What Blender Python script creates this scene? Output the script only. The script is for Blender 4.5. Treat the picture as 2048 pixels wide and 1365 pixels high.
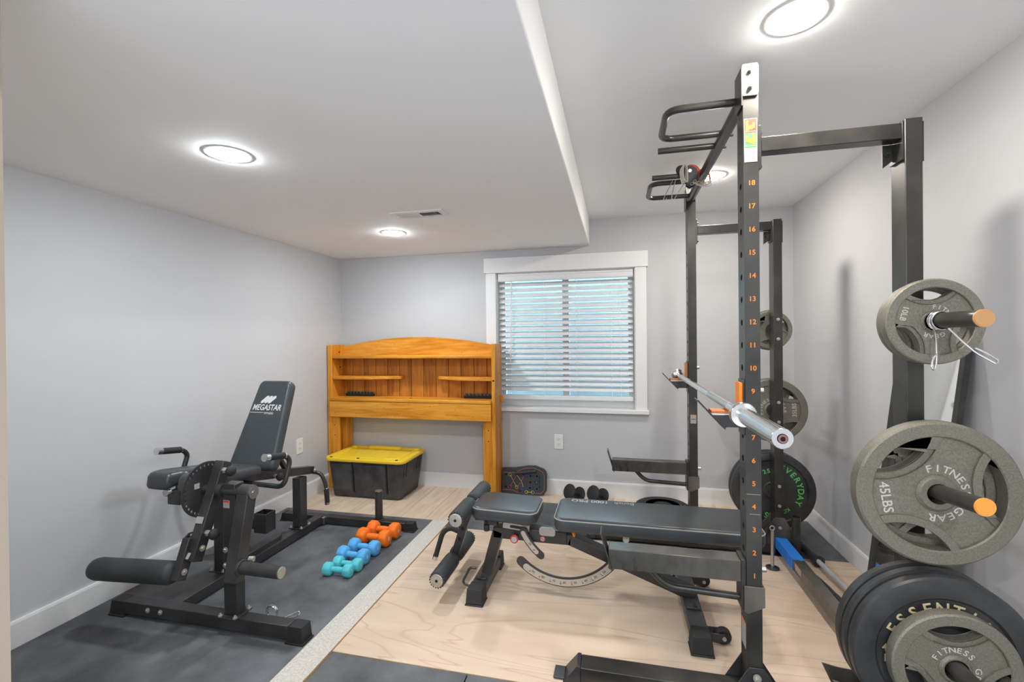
import bpy, bmesh, math, random
from math import sin, cos, pi, radians, atan2, sqrt
from mathutils import Vector, Matrix
random.seed(7)
S = bpy.context.scene
COL = S.collection
for o in list(bpy.data.objects):
    bpy.data.objects.remove(o)

# ------------------------------------------------------------------ camera
cd = bpy.data.cameras.new('camera')
cam = bpy.data.objects.new('camera', cd)
COL.objects.link(cam)
cd.sensor_width = 36.0
cd.lens = 15.936
cd.clip_start = 0.02
YAW, PITCH, ROLL = 0.22747, -0.00464, -0.01051
f_ = Vector((-sin(YAW) * cos(PITCH), cos(YAW) * cos(PITCH), sin(PITCH)))
r_ = Vector((cos(YAW), sin(YAW), 0))
u_ = r_.cross(f_)
r2 = r_ * cos(ROLL) + u_ * sin(ROLL)
u2 = -r_ * sin(ROLL) + u_ * cos(ROLL)
m = Matrix((r2, u2, -f_)).transposed().to_4x4()
m.translation = (0, 0, 1.25)
cam.matrix_world = m
S.camera = cam

# ------------------------------------------------------------------ world + exposure
W = bpy.data.worlds.new('daylight')
S.world = W
W.use_nodes = True
bg = W.node_tree.nodes['Background']
bg.inputs['Color'].default_value = (0.72, 0.85, 0.94, 1)
bg.inputs['Strength'].default_value = 2.4
S.view_settings.view_transform = 'Standard'
S.view_settings.look = 'None'
S.view_settings.gamma = 1.0
S.view_settings.use_curve_mapping = False
S.view_settings.exposure = 2.94
LAMP_L, LAMP_R, FILL_H = 42.0, 36.0, 125.0      # emission of the recessed lamps: left pair, right pair, added unseen fill pair
COL_L, COL_R, COL_FILL = (0.90, 0.96, 1.0), (1.0, 0.93, 0.84), (0.93, 0.965, 1.0)

# ------------------------------------------------------------------ room numbers
XL, XR, YB, YF = -2.412, 1.237, 3.623, -2.4
H, HS, XS = 2.183, 1.98, -0.2036

# ------------------------------------------------------------------ materials
MATS = {}
def nodes_of(name):
    mt = bpy.data.materials.new(name)
    mt.use_nodes = True
    nt = mt.node_tree
    return mt, nt, nt.nodes['Principled BSDF']

def paint(name, col, rough=0.6, metal=0.0, var=0.0, vscale=8.0, col2=None, bump=0.0, bscale=60.0, spec=0.5, stretch=None, rvar=0.0, coat=0.0):
    mt, nt, b = nodes_of(name)
    c4 = (*col, 1)
    b.inputs['Base Color'].default_value = c4
    b.inputs['Roughness'].default_value = rough
    b.inputs['Metallic'].default_value = metal
    b.inputs['Specular IOR Level'].default_value = spec
    if coat: b.inputs['Coat Weight'].default_value = coat
    tc = nt.nodes.new('ShaderNodeTexCoord')
    mp = nt.nodes.new('ShaderNodeMapping')
    nt.links.new(tc.outputs['Object'], mp.inputs['Vector'])
    if stretch: mp.inputs['Scale'].default_value = stretch
    if col2 or var:
        n = nt.nodes.new('ShaderNodeTexNoise')
        n.inputs['Scale'].default_value = vscale
        n.inputs['Detail'].default_value = 6
        n.inputs['Roughness'].default_value = 0.62
        nt.links.new(mp.outputs['Vector'], n.inputs['Vector'])
        rp = nt.nodes.new('ShaderNodeValToRGB')
        rp.color_ramp.elements[0].position = 0.38
        rp.color_ramp.elements[1].position = 0.66
        rp.color_ramp.elements[0].color = c4
        rp.color_ramp.elements[1].color = (*(col2 or tuple(min(1, x * (1 + var)) for x in col)), 1)
        nt.links.new(n.outputs['Fac'], rp.inputs['Fac'])
        nt.links.new(rp.outputs['Color'], b.inputs['Base Color'])
        if rvar:
            mr = nt.nodes.new('ShaderNodeMapRange')
            mr.inputs['To Min'].default_value = max(0, rough - rvar)
            mr.inputs['To Max'].default_value = min(1, rough + rvar)
            nt.links.new(n.outputs['Fac'], mr.inputs['Value'])
            nt.links.new(mr.outputs['Result'], b.inputs['Roughness'])
    if bump:
        n2 = nt.nodes.new('ShaderNodeTexNoise')
        n2.inputs['Scale'].default_value = bscale
        n2.inputs['Detail'].default_value = 4
        nt.links.new(mp.outputs['Vector'], n2.inputs['Vector'])
        bp = nt.nodes.new('ShaderNodeBump')
        bp.inputs['Strength'].default_value = bump
        bp.inputs['Distance'].default_value = 0.004
        nt.links.new(n2.outputs['Fac'], bp.inputs['Height'])
        nt.links.new(bp.outputs['Normal'], b.inputs['Normal'])
    MATS[name] = mt
    return mt

def wood(name, c1, c2, c3, axis=0, scale=1.0, rough=0.45, knots=0.0, contrast=1.0, spec=0.4, fig=3.0, seed=0.0, lines=0.0, ratio=10.0, dist=0.6):
    """plain-sawn timber: noise stretched along the grain plus warped rings; optional dark knots"""
    mt, nt, b = nodes_of(name)
    tc = nt.nodes.new('ShaderNodeTexCoord')
    oi = nt.nodes.new('ShaderNodeObjectInfo')
    mp = nt.nodes.new('ShaderNodeMapping')
    sc = [9.0 * scale] * 3
    sc[axis] = 9.0 * scale / ratio
    mp.inputs['Scale'].default_value = sc
    ad = nt.nodes.new('ShaderNodeVectorMath'); ad.operation = 'ADD'
    ml = nt.nodes.new('ShaderNodeMath'); ml.operation = 'MULTIPLY'; ml.inputs[1].default_value = 37.0
    nt.links.new(oi.outputs['Random'], ml.inputs[0])
    nt.links.new(tc.outputs['Object'], mp.inputs['Vector'])
    nt.links.new(mp.outputs['Vector'], ad.inputs[0])
    nt.links.new(ml.outputs[0], ad.inputs[1])
    n1 = nt.nodes.new('ShaderNodeTexNoise')
    n1.inputs['Scale'].default_value = 1.1; n1.inputs['Detail'].default_value = 3; n1.inputs['Distortion'].default_value = dist
    nt.links.new(ad.outputs[0], n1.inputs['Vector'])
    w = nt.nodes.new('ShaderNodeMath'); w.operation = 'MULTIPLY'; w.inputs[1].default_value = fig * 6.0
    nt.links.new(n1.outputs['Fac'], w.inputs[0])
    sn = nt.nodes.new('ShaderNodeMath'); sn.operation = 'SINE'
    nt.links.new(w.outputs[0], sn.inputs[0])
    n2 = nt.nodes.new('ShaderNodeTexNoise')
    n2.inputs['Scale'].default_value = 6.0; n2.inputs['Detail'].default_value = 8
    nt.links.new(ad.outputs[0], n2.inputs['Vector'])
    mx = nt.nodes.new('ShaderNodeMath'); mx.operation = 'MULTIPLY_ADD'
    mx.inputs[1].default_value = 0.16 * contrast
    nt.links.new(sn.outputs[0], mx.inputs[0]); nt.links.new(n2.outputs['Fac'], mx.inputs[2])
    rp = nt.nodes.new('ShaderNodeValToRGB')
    e = rp.color_ramp.elements
    e[0].position, e[1].position = 0.25, 0.78
    e[0].color, e[1].color = (*c1, 1), (*c3, 1)
    mid = e.new(0.5); mid.color = (*c2, 1)
    if lines: e[0].color = (*[x*.25 + y*.75 for x, y in zip(c1, c2)], 1)
    nt.links.new(mx.outputs[0], rp.inputs['Fac'])
    out = rp.outputs['Color']
    if lines:
        ab = nt.nodes.new('ShaderNodeMath'); ab.operation = 'ABSOLUTE'; nt.links.new(sn.outputs[0], ab.inputs[0])
        iv = nt.nodes.new('ShaderNodeMath'); iv.operation = 'SUBTRACT'; iv.inputs[0].default_value = 1.0; nt.links.new(ab.outputs[0], iv.inputs[1])
        pw = nt.nodes.new('ShaderNodeMath'); pw.operation = 'POWER'; pw.inputs[1].default_value = 5.0; nt.links.new(iv.outputs[0], pw.inputs[0])
        m2 = nt.nodes.new('ShaderNodeMath'); m2.operation = 'MULTIPLY'; nt.links.new(pw.outputs[0], m2.inputs[0]); nt.links.new(n2.outputs['Fac'], m2.inputs[1])
        m3 = nt.nodes.new('ShaderNodeMath'); m3.operation = 'MULTIPLY'; m3.inputs[1].default_value = lines * 2; nt.links.new(m2.outputs[0], m3.inputs[0])
        ml2 = nt.nodes.new('ShaderNodeMix'); ml2.data_type = 'RGBA'; ml2.inputs['B'].default_value = (*c1, 1)
        nt.links.new(m3.outputs[0], ml2.inputs['Factor']); nt.links.new(out, ml2.inputs['A'])
        out = ml2.outputs['Result']
    if knots:
        vo = nt.nodes.new('ShaderNodeTexVoronoi')
        mk = nt.nodes.new('ShaderNodeMapping')
        ks = [7.0] * 3; ks[axis] = 4.0
        mk.inputs['Scale'].default_value = ks
        mk.inputs['Location'].default_value = (seed, seed * 1.7, seed * .6)
        nt.links.new(tc.outputs['Object'], mk.inputs['Vector'])
        nt.links.new(mk.outputs['Vector'], vo.inputs['Vector'])
        kr = nt.nodes.new('ShaderNodeValToRGB')
        kr.color_ramp.elements[0].position = 0.04; kr.color_ramp.elements[0].color = (1, 1, 1, 1)
        kr.color_ramp.elements[1].position = 0.13; kr.color_ramp.elements[1].color = (0, 0, 0, 1)
        nt.links.new(vo.outputs['Distance'], kr.inputs['Fac'])
        km = nt.nodes.new('ShaderNodeMath'); km.operation = 'MULTIPLY'; km.inputs[1].default_value = knots
        nt.links.new(kr.outputs['Color'], km.inputs[0])
        mc = nt.nodes.new('ShaderNodeMix'); mc.data_type = 'RGBA'
        mc.inputs['B'].default_value = (c1[0] * .25, c1[1] * .18, c1[2] * .15, 1)
        nt.links.new(km.outputs[0], mc.inputs['Factor']); nt.links.new(out, mc.inputs['A'])
        out = mc.outputs['Result']
    nt.links.new(out, b.inputs['Base Color'])
    b.inputs['Roughness'].default_value = rough
    b.inputs['Specular IOR Level'].default_value = spec
    MATS[name] = mt
    return mt

def glow(name, col, strength):
    mt = bpy.data.materials.new(name); mt.use_nodes = True
    nt = mt.node_tree; nt.nodes.clear()
    e = nt.nodes.new('ShaderNodeEmission'); e.inputs['Color'].default_value = (*col, 1); e.inputs['Strength'].default_value = strength
    o = nt.nodes.new('ShaderNodeOutputMaterial'); nt.links.new(e.outputs[0], o.inputs[0])
    MATS[name] = mt
    return mt

paint('wall_grey', (0.56, 0.565, 0.58), 0.75, var=0.03, vscale=1.5, bump=0.12, bscale=9, spec=0.3)
paint('ceiling_white', (0.92, 0.92, 0.92), 0.8, bump=0.12, bscale=14, spec=0.25)
paint('hall_beige', (0.50, 0.43, 0.35), 0.7)
paint('bounce_pale', (0.72, 0.73, 0.75), 0.95, var=0.06, vscale=40)
paint('well_teal', (0.105, 0.145, 0.16), 0.8, var=0.3, vscale=2)
paint('trim_white', (0.80, 0.80, 0.80), 0.4)
paint('white_plastic', (0.82, 0.82, 0.80), 0.35)
paint('blind_white', (0.80, 0.81, 0.82), 0.45)
paint('black_metal', (0.026, 0.026, 0.027), 0.36, var=0.8, vscale=7, rvar=0.12, spec=0.55)
paint('rack_black', (0.020, 0.019, 0.017), 0.33, col2=(0.052, 0.049, 0.042), vscale=5, rvar=0.10, spec=0.6)
paint('worn_black', (0.030, 0.028, 0.024), 0.30, col2=(0.135, 0.124, 0.104), vscale=5, rvar=0.12, spec=0.7, stretch=(1, 1, .5))
paint('dark_void', (0.004, 0.004, 0.004), 0.9)
paint('vinyl', (0.040, 0.044, 0.048), 0.33, var=0.35, vscale=5, bump=0.05, bscale=300, spec=0.5)
paint('vinyl_grey', (0.040, 0.049, 0.056), 0.40, var=0.3, vscale=4, bump=0.05, bscale=300, spec=0.6)
paint('piping', (0.30, 0.30, 0.28), 0.5)
paint('foam', (0.024, 0.026, 0.028), 0.6, var=0.8, vscale=6, bump=0.1, bscale=40)
paint('rubber_black', (0.02, 0.02, 0.021), 0.7)
paint('rubber_mat', (0.072, 0.077, 0.083), 0.70, col2=(0.170, 0.178, 0.188), vscale=2.6, bump=0.25, bscale=170, rvar=0.08, spec=0.35)
paint('rubber_mat_edge', (0.012, 0.012, 0.013), 0.85)
paint('chipboard', (0.52, 0.48, 0.43), 0.9, col2=(0.68, 0.645, 0.595), vscale=110, bump=0.5, bscale=160)
paint('chrome', (0.72, 0.72, 0.71), 0.16, metal=1.0, rvar=0.05, var=0.05)
paint('steel', (0.55, 0.55, 0.54), 0.32, metal=1.0)
paint('zinc', (0.46, 0.44, 0.40), 0.5, metal=0.7, var=0.3, vscale=120)
paint('zinc_dull', (0.150, 0.143, 0.125), 0.6, metal=0.3, var=0.3, vscale=160, bump=0.2, bscale=300)
paint('white_metal', (0.62, 0.62, 0.61), 0.35, metal=0.4)
paint('rope', (0.56, 0.53, 0.46), 0.85)
paint('cast_iron', (0.185, 0.174, 0.138), 0.42, col2=(0.275, 0.257, 0.205), vscale=220, bump=0.35, bscale=420, metal=0.35, spec=0.5)
paint('bumper', (0.022, 0.022, 0.023), 0.40, col2=(0.058, 0.058, 0.058), vscale=7, rvar=0.12, spec=0.5)
paint('print_orange', (0.95, 0.27, 0.025), 0.5)
paint('cap_orange', (0.90, 0.36, 0.06), 0.5, var=0.1)
paint('cap_tan', (0.62, 0.33, 0.14), 0.5)
paint('pad_orange', (0.62, 0.20, 0.05), 0.5)
paint('print_dull_red', (0.16, 0.045, 0.030), 0.6)
paint('print_white', (0.80, 0.80, 0.80), 0.5)
paint('print_grey', (0.36, 0.36, 0.38), 0.5)
paint('print_cream', (0.74, 0.60, 0.36), 0.6)
paint('print_cast', (0.62, 0.60, 0.55), 0.6)
paint('print_green', (0.12, 0.62, 0.12), 0.5)
paint('print_black', (0.02, 0.02, 0.02), 0.6)
paint('sticker_white', (0.40, 0.40, 0.39), 0.5)
paint('sticker_red', (0.48, 0.03, 0.008), 0.5)
paint('sticker_green', (0.07, 0.30, 0.09), 0.5)
paint('sticker_yellow', (0.62, 0.38, 0.015), 0.5)
paint('alloy_plate', (0.50, 0.45, 0.38), 0.5, metal=0.2)
paint('red', (0.72, 0.035, 0.03), 0.35)
paint('red_dull', (0.55, 0.07, 0.06), 0.6)
paint('pad_dull', (0.30, 0.14, 0.12), 0.4, metal=0.4)
paint('blue_tape', (0.02, 0.21, 0.72), 0.6)
paint('tote_black', (0.030, 0.031, 0.034), 0.5, col2=(0.075, 0.077, 0.082), vscale=9, rvar=0.1)
paint('tote_yellow', (0.96, 0.66, 0.03), 0.42)
paint('rubber_orange', (0.95, 0.19, 0.008), 0.6)
paint('rubber_blue', (0.10, 0.42, 0.80), 0.6)
paint('rubber_teal', (0.10, 0.58, 0.66), 0.6)
paint('board_dark', (0.045, 0.050, 0.058), 0.45)
paint('line_yellow', (0.70, 0.66, 0.14), 0.5)
paint('line_pink', (0.62, 0.10, 0.20), 0.5)
paint('line_blue', (0.03, 0.12, 0.45), 0.5)
paint('line_orange', (0.70, 0.20, 0.10), 0.5)
paint('mirror_glass', (0.82, 0.84, 0.84), 0.04, metal=1.0)
paint('mirror_frame', (0.035, 0.035, 0.033), 0.5, var=0.6, vscale=20)
wood('pine_x', (0.56, 0.205, 0.014), (0.73, 0.300, 0.026), (0.82, 0.385, 0.055), 0, 1.0, 0.38, knots=0.85, seed=2.3)
wood('pine_z', (0.56, 0.200, 0.012), (0.72, 0.285, 0.022), (0.80, 0.360, 0.045), 2, 1.0, 0.38, knots=0.6, seed=5.1)
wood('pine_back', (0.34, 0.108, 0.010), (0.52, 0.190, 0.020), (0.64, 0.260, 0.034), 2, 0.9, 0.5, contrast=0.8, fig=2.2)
wood('plywood', (0.43, 0.29, 0.20), (0.665, 0.515, 0.39), (0.715, 0.57, 0.45), 0, 0.26, 0.6, contrast=0.2, spec=0.25, fig=6.0, lines=0.5, ratio=5.0, dist=1.3)
wood('laminate', (0.62, 0.465, 0.335), (0.71, 0.56, 0.425), (0.77, 0.63, 0.495), 1, 0.8, 0.45, contrast=0.7, spec=0.4)
paint('ply_edge', (0.52, 0.33, 0.15), 0.8, var=0.2, vscale=60)
glow('lamp_left', COL_L, LAMP_L)
glow('lamp_right', COL_R, LAMP_R)
glow('fill_hall', COL_FILL, FILL_H)
# window glass: clear sheet with a grazing reflection
mt = bpy.data.materials.new('glass'); mt.use_nodes = True; nt = mt.node_tree; nt.nodes.clear()
tr = nt.nodes.new('ShaderNodeBsdfTransparent'); tr.inputs[0].default_value = (0.93, 0.97, 0.97, 1)
gl = nt.nodes.new('ShaderNodeBsdfGlossy'); gl.inputs['Roughness'].default_value = 0.02
fr = nt.nodes.new('ShaderNodeFresnel'); fr.inputs[0].default_value = 1.45
mxs = nt.nodes.new('ShaderNodeMixShader'); ou = nt.nodes.new('ShaderNodeOutputMaterial')
nt.links.new(fr.outputs[0], mxs.inputs[0]); nt.links.new(tr.outputs[0], mxs.inputs[1]); nt.links.new(gl.outputs[0], mxs.inputs[2]); nt.links.new(mxs.outputs[0], ou.inputs[0])
MATS['glass'] = mt

# ------------------------------------------------------------------ mesh helpers
ORIG = {}
class MB:
    def __init__(s, T=None):
        s.v = []; s.f = []; s.T = T or Matrix.Identity(4)
    def add(s, vs, fs):
        n = len(s.v)
        s.v += [s.T @ Vector(q) for q in vs]
        s.f += [tuple(i + n for i in q) for q in fs]
        return s
    def box(s, x0, x1, y0, y1, z0, z1):
        return s.add([(x0,y0,z0),(x1,y0,z0),(x1,y1,z0),(x0,y1,z0),(x0,y0,z1),(x1,y0,z1),(x1,y1,z1),(x0,y1,z1)],
                     [(0,3,2,1),(4,5,6,7),(0,1,5,4),(1,2,6,5),(2,3,7,6),(3,0,4,7)])
    def frus(s, b, t, z0, z1):
        return s.add([(b[0],b[2],z0),(b[1],b[2],z0),(b[1],b[3],z0),(b[0],b[3],z0),(t[0],t[2],z1),(t[1],t[2],z1),(t[1],t[3],z1),(t[0],t[3],z1)],
                     [(0,3,2,1),(4,5,6,7),(0,1,5,4),(1,2,6,5),(2,3,7,6),(3,0,4,7)])
    def beam(s, p0, p1, w, h, up=(0, 0, 1)):
        """square tube from p0 to p1, w across, h along 'up'"""
        p0, p1 = Vector(p0), Vector(p1); d = (p1 - p0).normalized()
        a = d.cross(Vector(up)).normalized(); b = a.cross(d).normalized()
        q = []
        for p in (p0, p1):
            for i, j in ((-1,-1),(1,-1),(1,1),(-1,1)): q.append(p + a * (w / 2 * i) + b * (h / 2 * j))
        return s.add(q, [(0,1,2,3),(7,6,5,4),(1,0,4,5),(2,1,5,6),(3,2,6,7),(0,3,7,4)])
    def loft(s, rings, cap=True):
        n = len(rings[0]); vs = [p for r in rings for p in r]; fs = []
        for k in range(len(rings) - 1):
            for i in range(n):
                j = (i + 1) % n
                fs.append((k*n+i, k*n+j, (k+1)*n+j, (k+1)*n+i))
        if cap:
            fs.append(tuple(range(n))[::-1]); fs.append(tuple(range((len(rings)-1)*n, len(rings)*n)))
        return s.add(vs, fs)
    def cyl(s, p0, p1, r, r1=None, n=20, cap=True):
        p0, p1 = Vector(p0), Vector(p1); d = (p1 - p0).normalized()
        a = d.orthogonal().normalized(); b = d.cross(a)
        r1 = r if r1 is None else r1
        return s.loft([[p + (a * cos(2*pi*i/n) + b * sin(2*pi*i/n)) * rr for i in range(n)] for p, rr in ((p0, r), (p1, r1))], cap)
    def lathe(s, prof, c, axis, n=40, close=False):
        """prof: (radius, distance along axis) pairs"""
        c = Vector(c); d = Vector(axis).normalized(); a = d.orthogonal().normalized(); b = d.cross(a)
        if abs(d.y) > .9: a = Vector((1, 0, 0)); b = d.cross(a)
        rings = [[c + d * t + (a * cos(2*pi*i/n) + b * sin(2*pi*i/n)) * max(r, 1e-4) for i in range(n)] for r, t in prof]
        if close: rings.append(rings[0])
        return s.loft(rings, not close)
    def tube(s, path, r, fil=0.0, n=10, closed=False, arc=6):
        P = [Vector(p) for p in path]
        if fil:
            Q = []
            rng = range(len(P))
            for i in rng:
                if not closed and i in (0, len(P) - 1): Q.append(P[i]); continue
                a, b, c = P[i-1], P[i], P[(i+1) % len(P)]
                da, dc = (a - b), (c - b)
                k = min(fil, da.length * .49, dc.length * .49)
                s0, s1 = b + da.normalized() * k, b + dc.normalized() * k
                for t in range(arc + 1):
                    t /= arc
                    Q.append(s0 * (1-t)**2 + b * 2*t*(1-t) + s1 * t*t)
            P = Q
        rings = []; up = None
        for i, p in enumerate(P):
            if closed: d = P[(i+1) % len(P)] - P[i-1]
            else: d = P[min(i+1, len(P)-1)] - P[max(i-1, 0)]
            d.normalize()
            up = d.orthogonal().normalized() if up is None else (up - d * up.dot(d)).normalized()
            b = d.cross(up)
            rings.append([p + (up * cos(2*pi*k/n) + b * sin(2*pi*k/n)) * r for k in range(n)])
        if closed: rings.append(rings[0])
        return s.loft(rings, not closed)
    def prism(s, poly, d, T=None):
        """polygon in the local xy plane, extruded d along local z, placed by matrix T"""
        T = T or Matrix.Identity(4); n = len(poly)
        vs = [T @ Vector((x, y, 0)) for x, y in poly] + [T @ Vector((x, y, d)) for x, y in poly]
        fs = [tuple(range(n))[::-1], tuple(range(n, 2*n))] + [(i, (i+1) % n, n + (i+1) % n, n + i) for i in range(n)]
        return s.add(vs, fs)
    def ball(s, c, r, n=14, sz=1.0):
        return s.lathe([(r * sin(pi*k/10), -r * sz * cos(pi*k/10)) for k in range(11)], c, (0, 0, 1), n)
    def mesh(s, me, T):
        return s.add([T @ v.co for v in me.vertices], [tuple(p.vertices) for p in me.polygons])
    def obj(s, name, mat, parent=None, bev=0.0, seg=2, smooth=True, ang=35, origin=None):
        if parent is not None: o0 = ORIG[parent]
        elif origin is not None: o0 = Vector(origin)
        else:
            xs = [v.x for v in s.v]; ys = [v.y for v in s.v]; zs = [v.z for v in s.v]
            o0 = Vector(((min(xs)+max(xs))/2, (min(ys)+max(ys))/2, min(zs)))
        me = bpy.data.meshes.new(name)
        me.from_pydata([v - o0 for v in s.v], [], s.f)
        bm = bmesh.new(); bm.from_mesh(me)
        bmesh.ops.recalc_face_normals(bm, faces=bm.faces)
        bm.to_mesh(me); bm.free()
        me.materials.append(MATS[mat])
        if smooth:
            for p in me.polygons: p.use_smooth = True
            me.set_sharp_from_angle(angle=radians(ang))
        ob = bpy.data.objects.new(name, me); COL.objects.link(ob)
        if parent is None: ob.location = o0
        else: ob.parent = parent
        ORIG[ob] = o0
        if bev:
            md = ob.modifiers.new('bevel', 'BEVEL'); md.width = bev; md.segments = seg; md.limit_method = 'ANGLE'; md.angle_limit = radians(40)
            md.harden_normals = False
        return ob

def thing(name, loc, label, cat, group=None):
    o = bpy.data.objects.new(name, None); COL.objects.link(o)
    o.location = loc; o.empty_display_size = .1
    ORIG[o] = Vector(loc)
    return tag(o, label, cat, group)
def tag(o, label, cat, group=None):
    o['label'] = label; o['category'] = cat
    if group: o['group'] = group
    return o
def struct(o):
    o['kind'] = 'structure'
    return o
def dup(o, delta, label=None):
    """copy a thing with its parts and sub-parts"""
    r = o.copy(); COL.objects.link(r); r.location = o.location + Vector(delta); ORIG[r] = ORIG[o] + Vector(delta)
    if label: r['label'] = label
    for ch in list(o.children):
        c = ch.copy(); COL.objects.link(c); c.parent = r
        for g in list(ch.children):
            d = g.copy(); COL.objects.link(d); d.parent = c
    return r

def frame(o, x, y):
    """matrix whose local x, y run along the given world directions"""
    x = Vector(x).normalized(); y = Vector(y); y = (y - x * y.dot(x)).normalized(); z = x.cross(y)
    M = Matrix((x, y, z)).transposed().to_4x4(); M.translation = Vector(o)
    return M
FACE_CAM = ((1, 0, 0), (0, 0, 1))       # a face that looks towards -Y
TXT = {}
def text_mesh(t, bold=0.0, ext=0.0):
    k = (t, bold, ext)
    if k not in TXT:
        c = bpy.data.curves.new('t', 'FONT'); c.body = t; c.size = 1; c.align_x = 'CENTER'; c.align_y = 'CENTER'
        c.offset = bold; c.extrude = ext; c.resolution_u = 3
        o = bpy.data.objects.new('t', c); COL.objects.link(o)
        bpy.context.view_layer.update()
        me = bpy.data.meshes.new_from_object(o.evaluated_get(bpy.context.evaluated_depsgraph_get()))
        bpy.data.objects.remove(o)
        TXT[k] = me
    return TXT[k]
def put_text(mb, t, M, size, bold=0.012, wide=1.0, shear=0.0):
    T = M @ Matrix(((size*wide, size*shear, 0, 0), (0, size, 0, 0), (0, 0, size, 0), (0, 0, 0, 1)))
    return mb.mesh(text_mesh(t, bold), T)
def arc_text(mb, t, M, R, size, a0, step, bold=0.015, inward=False, wide=1.0):
    """letters on a circle of radius R; a0 = angle of the first letter (deg, ccw from local x), clockwise by step"""
    for i, ch in enumerate(t):
        if ch == ' ': continue
        a = radians(a0 - i * step) if not inward else radians(a0 + i * step)
        rot = (a - pi/2) if not inward else (a + pi/2)
        put_text(mb, ch, M @ Matrix.Translation((R*cos(a), R*sin(a), 0)) @ Matrix.Rotation(rot, 4, 'Z'), size, bold, wide)
def shape2d(outer, holes, ext, bev=0.0):
    """flat sheet with openings (filled 2-D curve), thickness 2*ext, as a mesh in the xy plane"""
    c = bpy.data.curves.new('s', 'CURVE'); c.dimensions = '2D'; c.fill_mode = 'BOTH'; c.extrude = ext; c.bevel_depth = bev; c.bevel_resolution = 1
    for poly in [outer] + holes:
        sp = c.splines.new('POLY'); sp.points.add(len(poly) - 1); sp.use_cyclic_u = True
        for q, p in zip(sp.points, poly): q.co = (p[0], p[1], 0, 1)
    o = bpy.data.objects.new('s', c); COL.objects.link(o)
    bpy.context.view_layer.update()
    me = bpy.data.meshes.new_from_object(o.evaluated_get(bpy.context.evaluated_depsgraph_get()))
    bpy.data.objects.remove(o)
    return me
def circ(r, n=48, c=(0, 0), a0=0.0): return [(c[0] + r*cos(a0 + 2*pi*i/n), c[1] + r*sin(a0 + 2*pi*i/n)) for i in range(n)]
def rrect(x0, x1, y0, y1, r, n=5):
    out = []
    for cx, cy, a in ((x1-r, y1-r, 0), (x0+r, y1-r, 90), (x0+r, y0+r, 180), (x1-r, y0+r, 270)):
        for k in range(n + 1):
            t = radians(a + 90*k/n); out.append((cx + r*cos(t), cy + r*sin(t)))
    return out
def pad(mb, x0, x1, y0, y1, t, rc, re, M, taper=0.0, crown=0.0):
    """upholstered slab: plan rectangle in local xy with corner radius rc, thickness t (local z), rolled edges re"""
    rings = []
    lev = [(0, re*.6)] + [(re*(1-cos(a)), re*(1-sin(a))*.6) for a in (pi/4, pi/2)]
    lev += [(t - re + re*sin(a), re*(1-cos(a))) for a in (0, pi/6, pi/3, pi/2)] 
    for z, ins in lev:
        ring = [M @ Vector((x, y, z)) for x, y in rrect(x0+ins, x1-ins, y0+ins, y1-ins, max(rc-ins*.6, .004), 5)]
        rings.append(ring)
    if taper:
        for k, (z, ins) in enumerate(lev):
            rings[k] = [M @ Vector((x*(1 - taper*(y-y0)/(y1-y0)), y, z)) for x, y in rrect(x0+ins, x1-ins, y0+ins, y1-ins, max(rc-ins*.6, .004), 5)]
    mb.loft(rings)
    return mb
def bolt(name, p, d, parent, r=.008, h=.006, mat='zinc'):
    d = Vector(d).normalized(); p = Vector(p)
    return MB().cyl(p, p + d*h*.5, r*1.25, n=14).cyl(p + d*h*.5, p + d*h*1.4, r*.8, r*.6, n=6).obj(name, mat, parent)
#@@SECTIONS
# ================================================================== the room
fl = struct(MB().box(XL-.1, XR+.1, YF-.1, YB+.3, -.12, -.004).obj('floor', 'rubber_mat_edge', origin=(0, 0, -.12), smooth=False))
pm = None
PW, PL = .1825, 1.22
n_rows = int((XR - XL) / PW + .999)
for i in range(n_rows):
    off = (i * .47) % 1.0 * PL
    y = YB - off
    k = 0
    segs = []
    top = YB
    while top > YF:
        bot = (YB - off - k * PL); k += 1
        bot = max(bot, YF)
        if top - bot > .02: segs.append((bot, top))
        top = bot
    for y0, y1 in segs:
        x0 = XL + i * PW; x1 = min(x0 + PW, XR)
        full = abs((y1 - y0) - PL) < 1e-4 and abs(x1 - x0 - PW) < 1e-4
        if full and pm:
            o = pm.copy(); COL.objects.link(o); o.location = Vector(((x0+x1)/2, (y0+y1)/2, .12 - .004))
        else:
            cx, cy = (x0+x1)/2, (y0+y1)/2
            mb = MB().frus((x0-cx+.0004, x1-cx-.0004, y0-cy+.0004, y1-cy-.0004), (x0-cx+.0012, x1-cx-.0012, y0-cy+.0012, y1-cy-.0012), 0, .004)
            o = mb.obj('plank', 'laminate', None, smooth=False, origin=(0, 0, 0))
            o.parent = fl; o.location = Vector((cx, cy, .12 - .004))
            if full: pm = o

struct(MB().box(XL, XR, YF, .48, .0005, .010).obj('floor_bounce', 'bounce_pale', smooth=False))  # pale sheet added out of view to bounce neutral light onto the ceiling
WT = .14
OX0, OX1, OZ0, OZ1 = -.968, .138, .690, 1.793      # window opening
wb = struct(MB().box(XL-WT, OX0, YB, YB+WT, -.01, H+.1).box(OX1, XR+WT, YB, YB+WT, -.01, H+.1).box(OX0, OX1, YB, YB+WT, -.01, OZ0).box(OX0, OX1, YB, YB+WT, OZ1, H+.1).obj('wall_back', 'wall_grey', smooth=False))
struct(MB().box(XL-WT, XL, YF, YB, -.01, H+.1).obj('wall_left', 'wall_grey', smooth=False))
struct(MB().box(XR, XR+WT, YF, YB, -.01, H+.1).obj('wall_right', 'wall_grey', smooth=False))
struct(MB().box(XL-WT, XR+WT, YF-WT, YF, -.01, H+.1).obj('wall_rear', 'wall_grey', smooth=False))
struct(MB().box(XL, -1.127, .50, .62, 0, HS).obj('wall_front', 'hall_beige', smooth=False))
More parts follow.
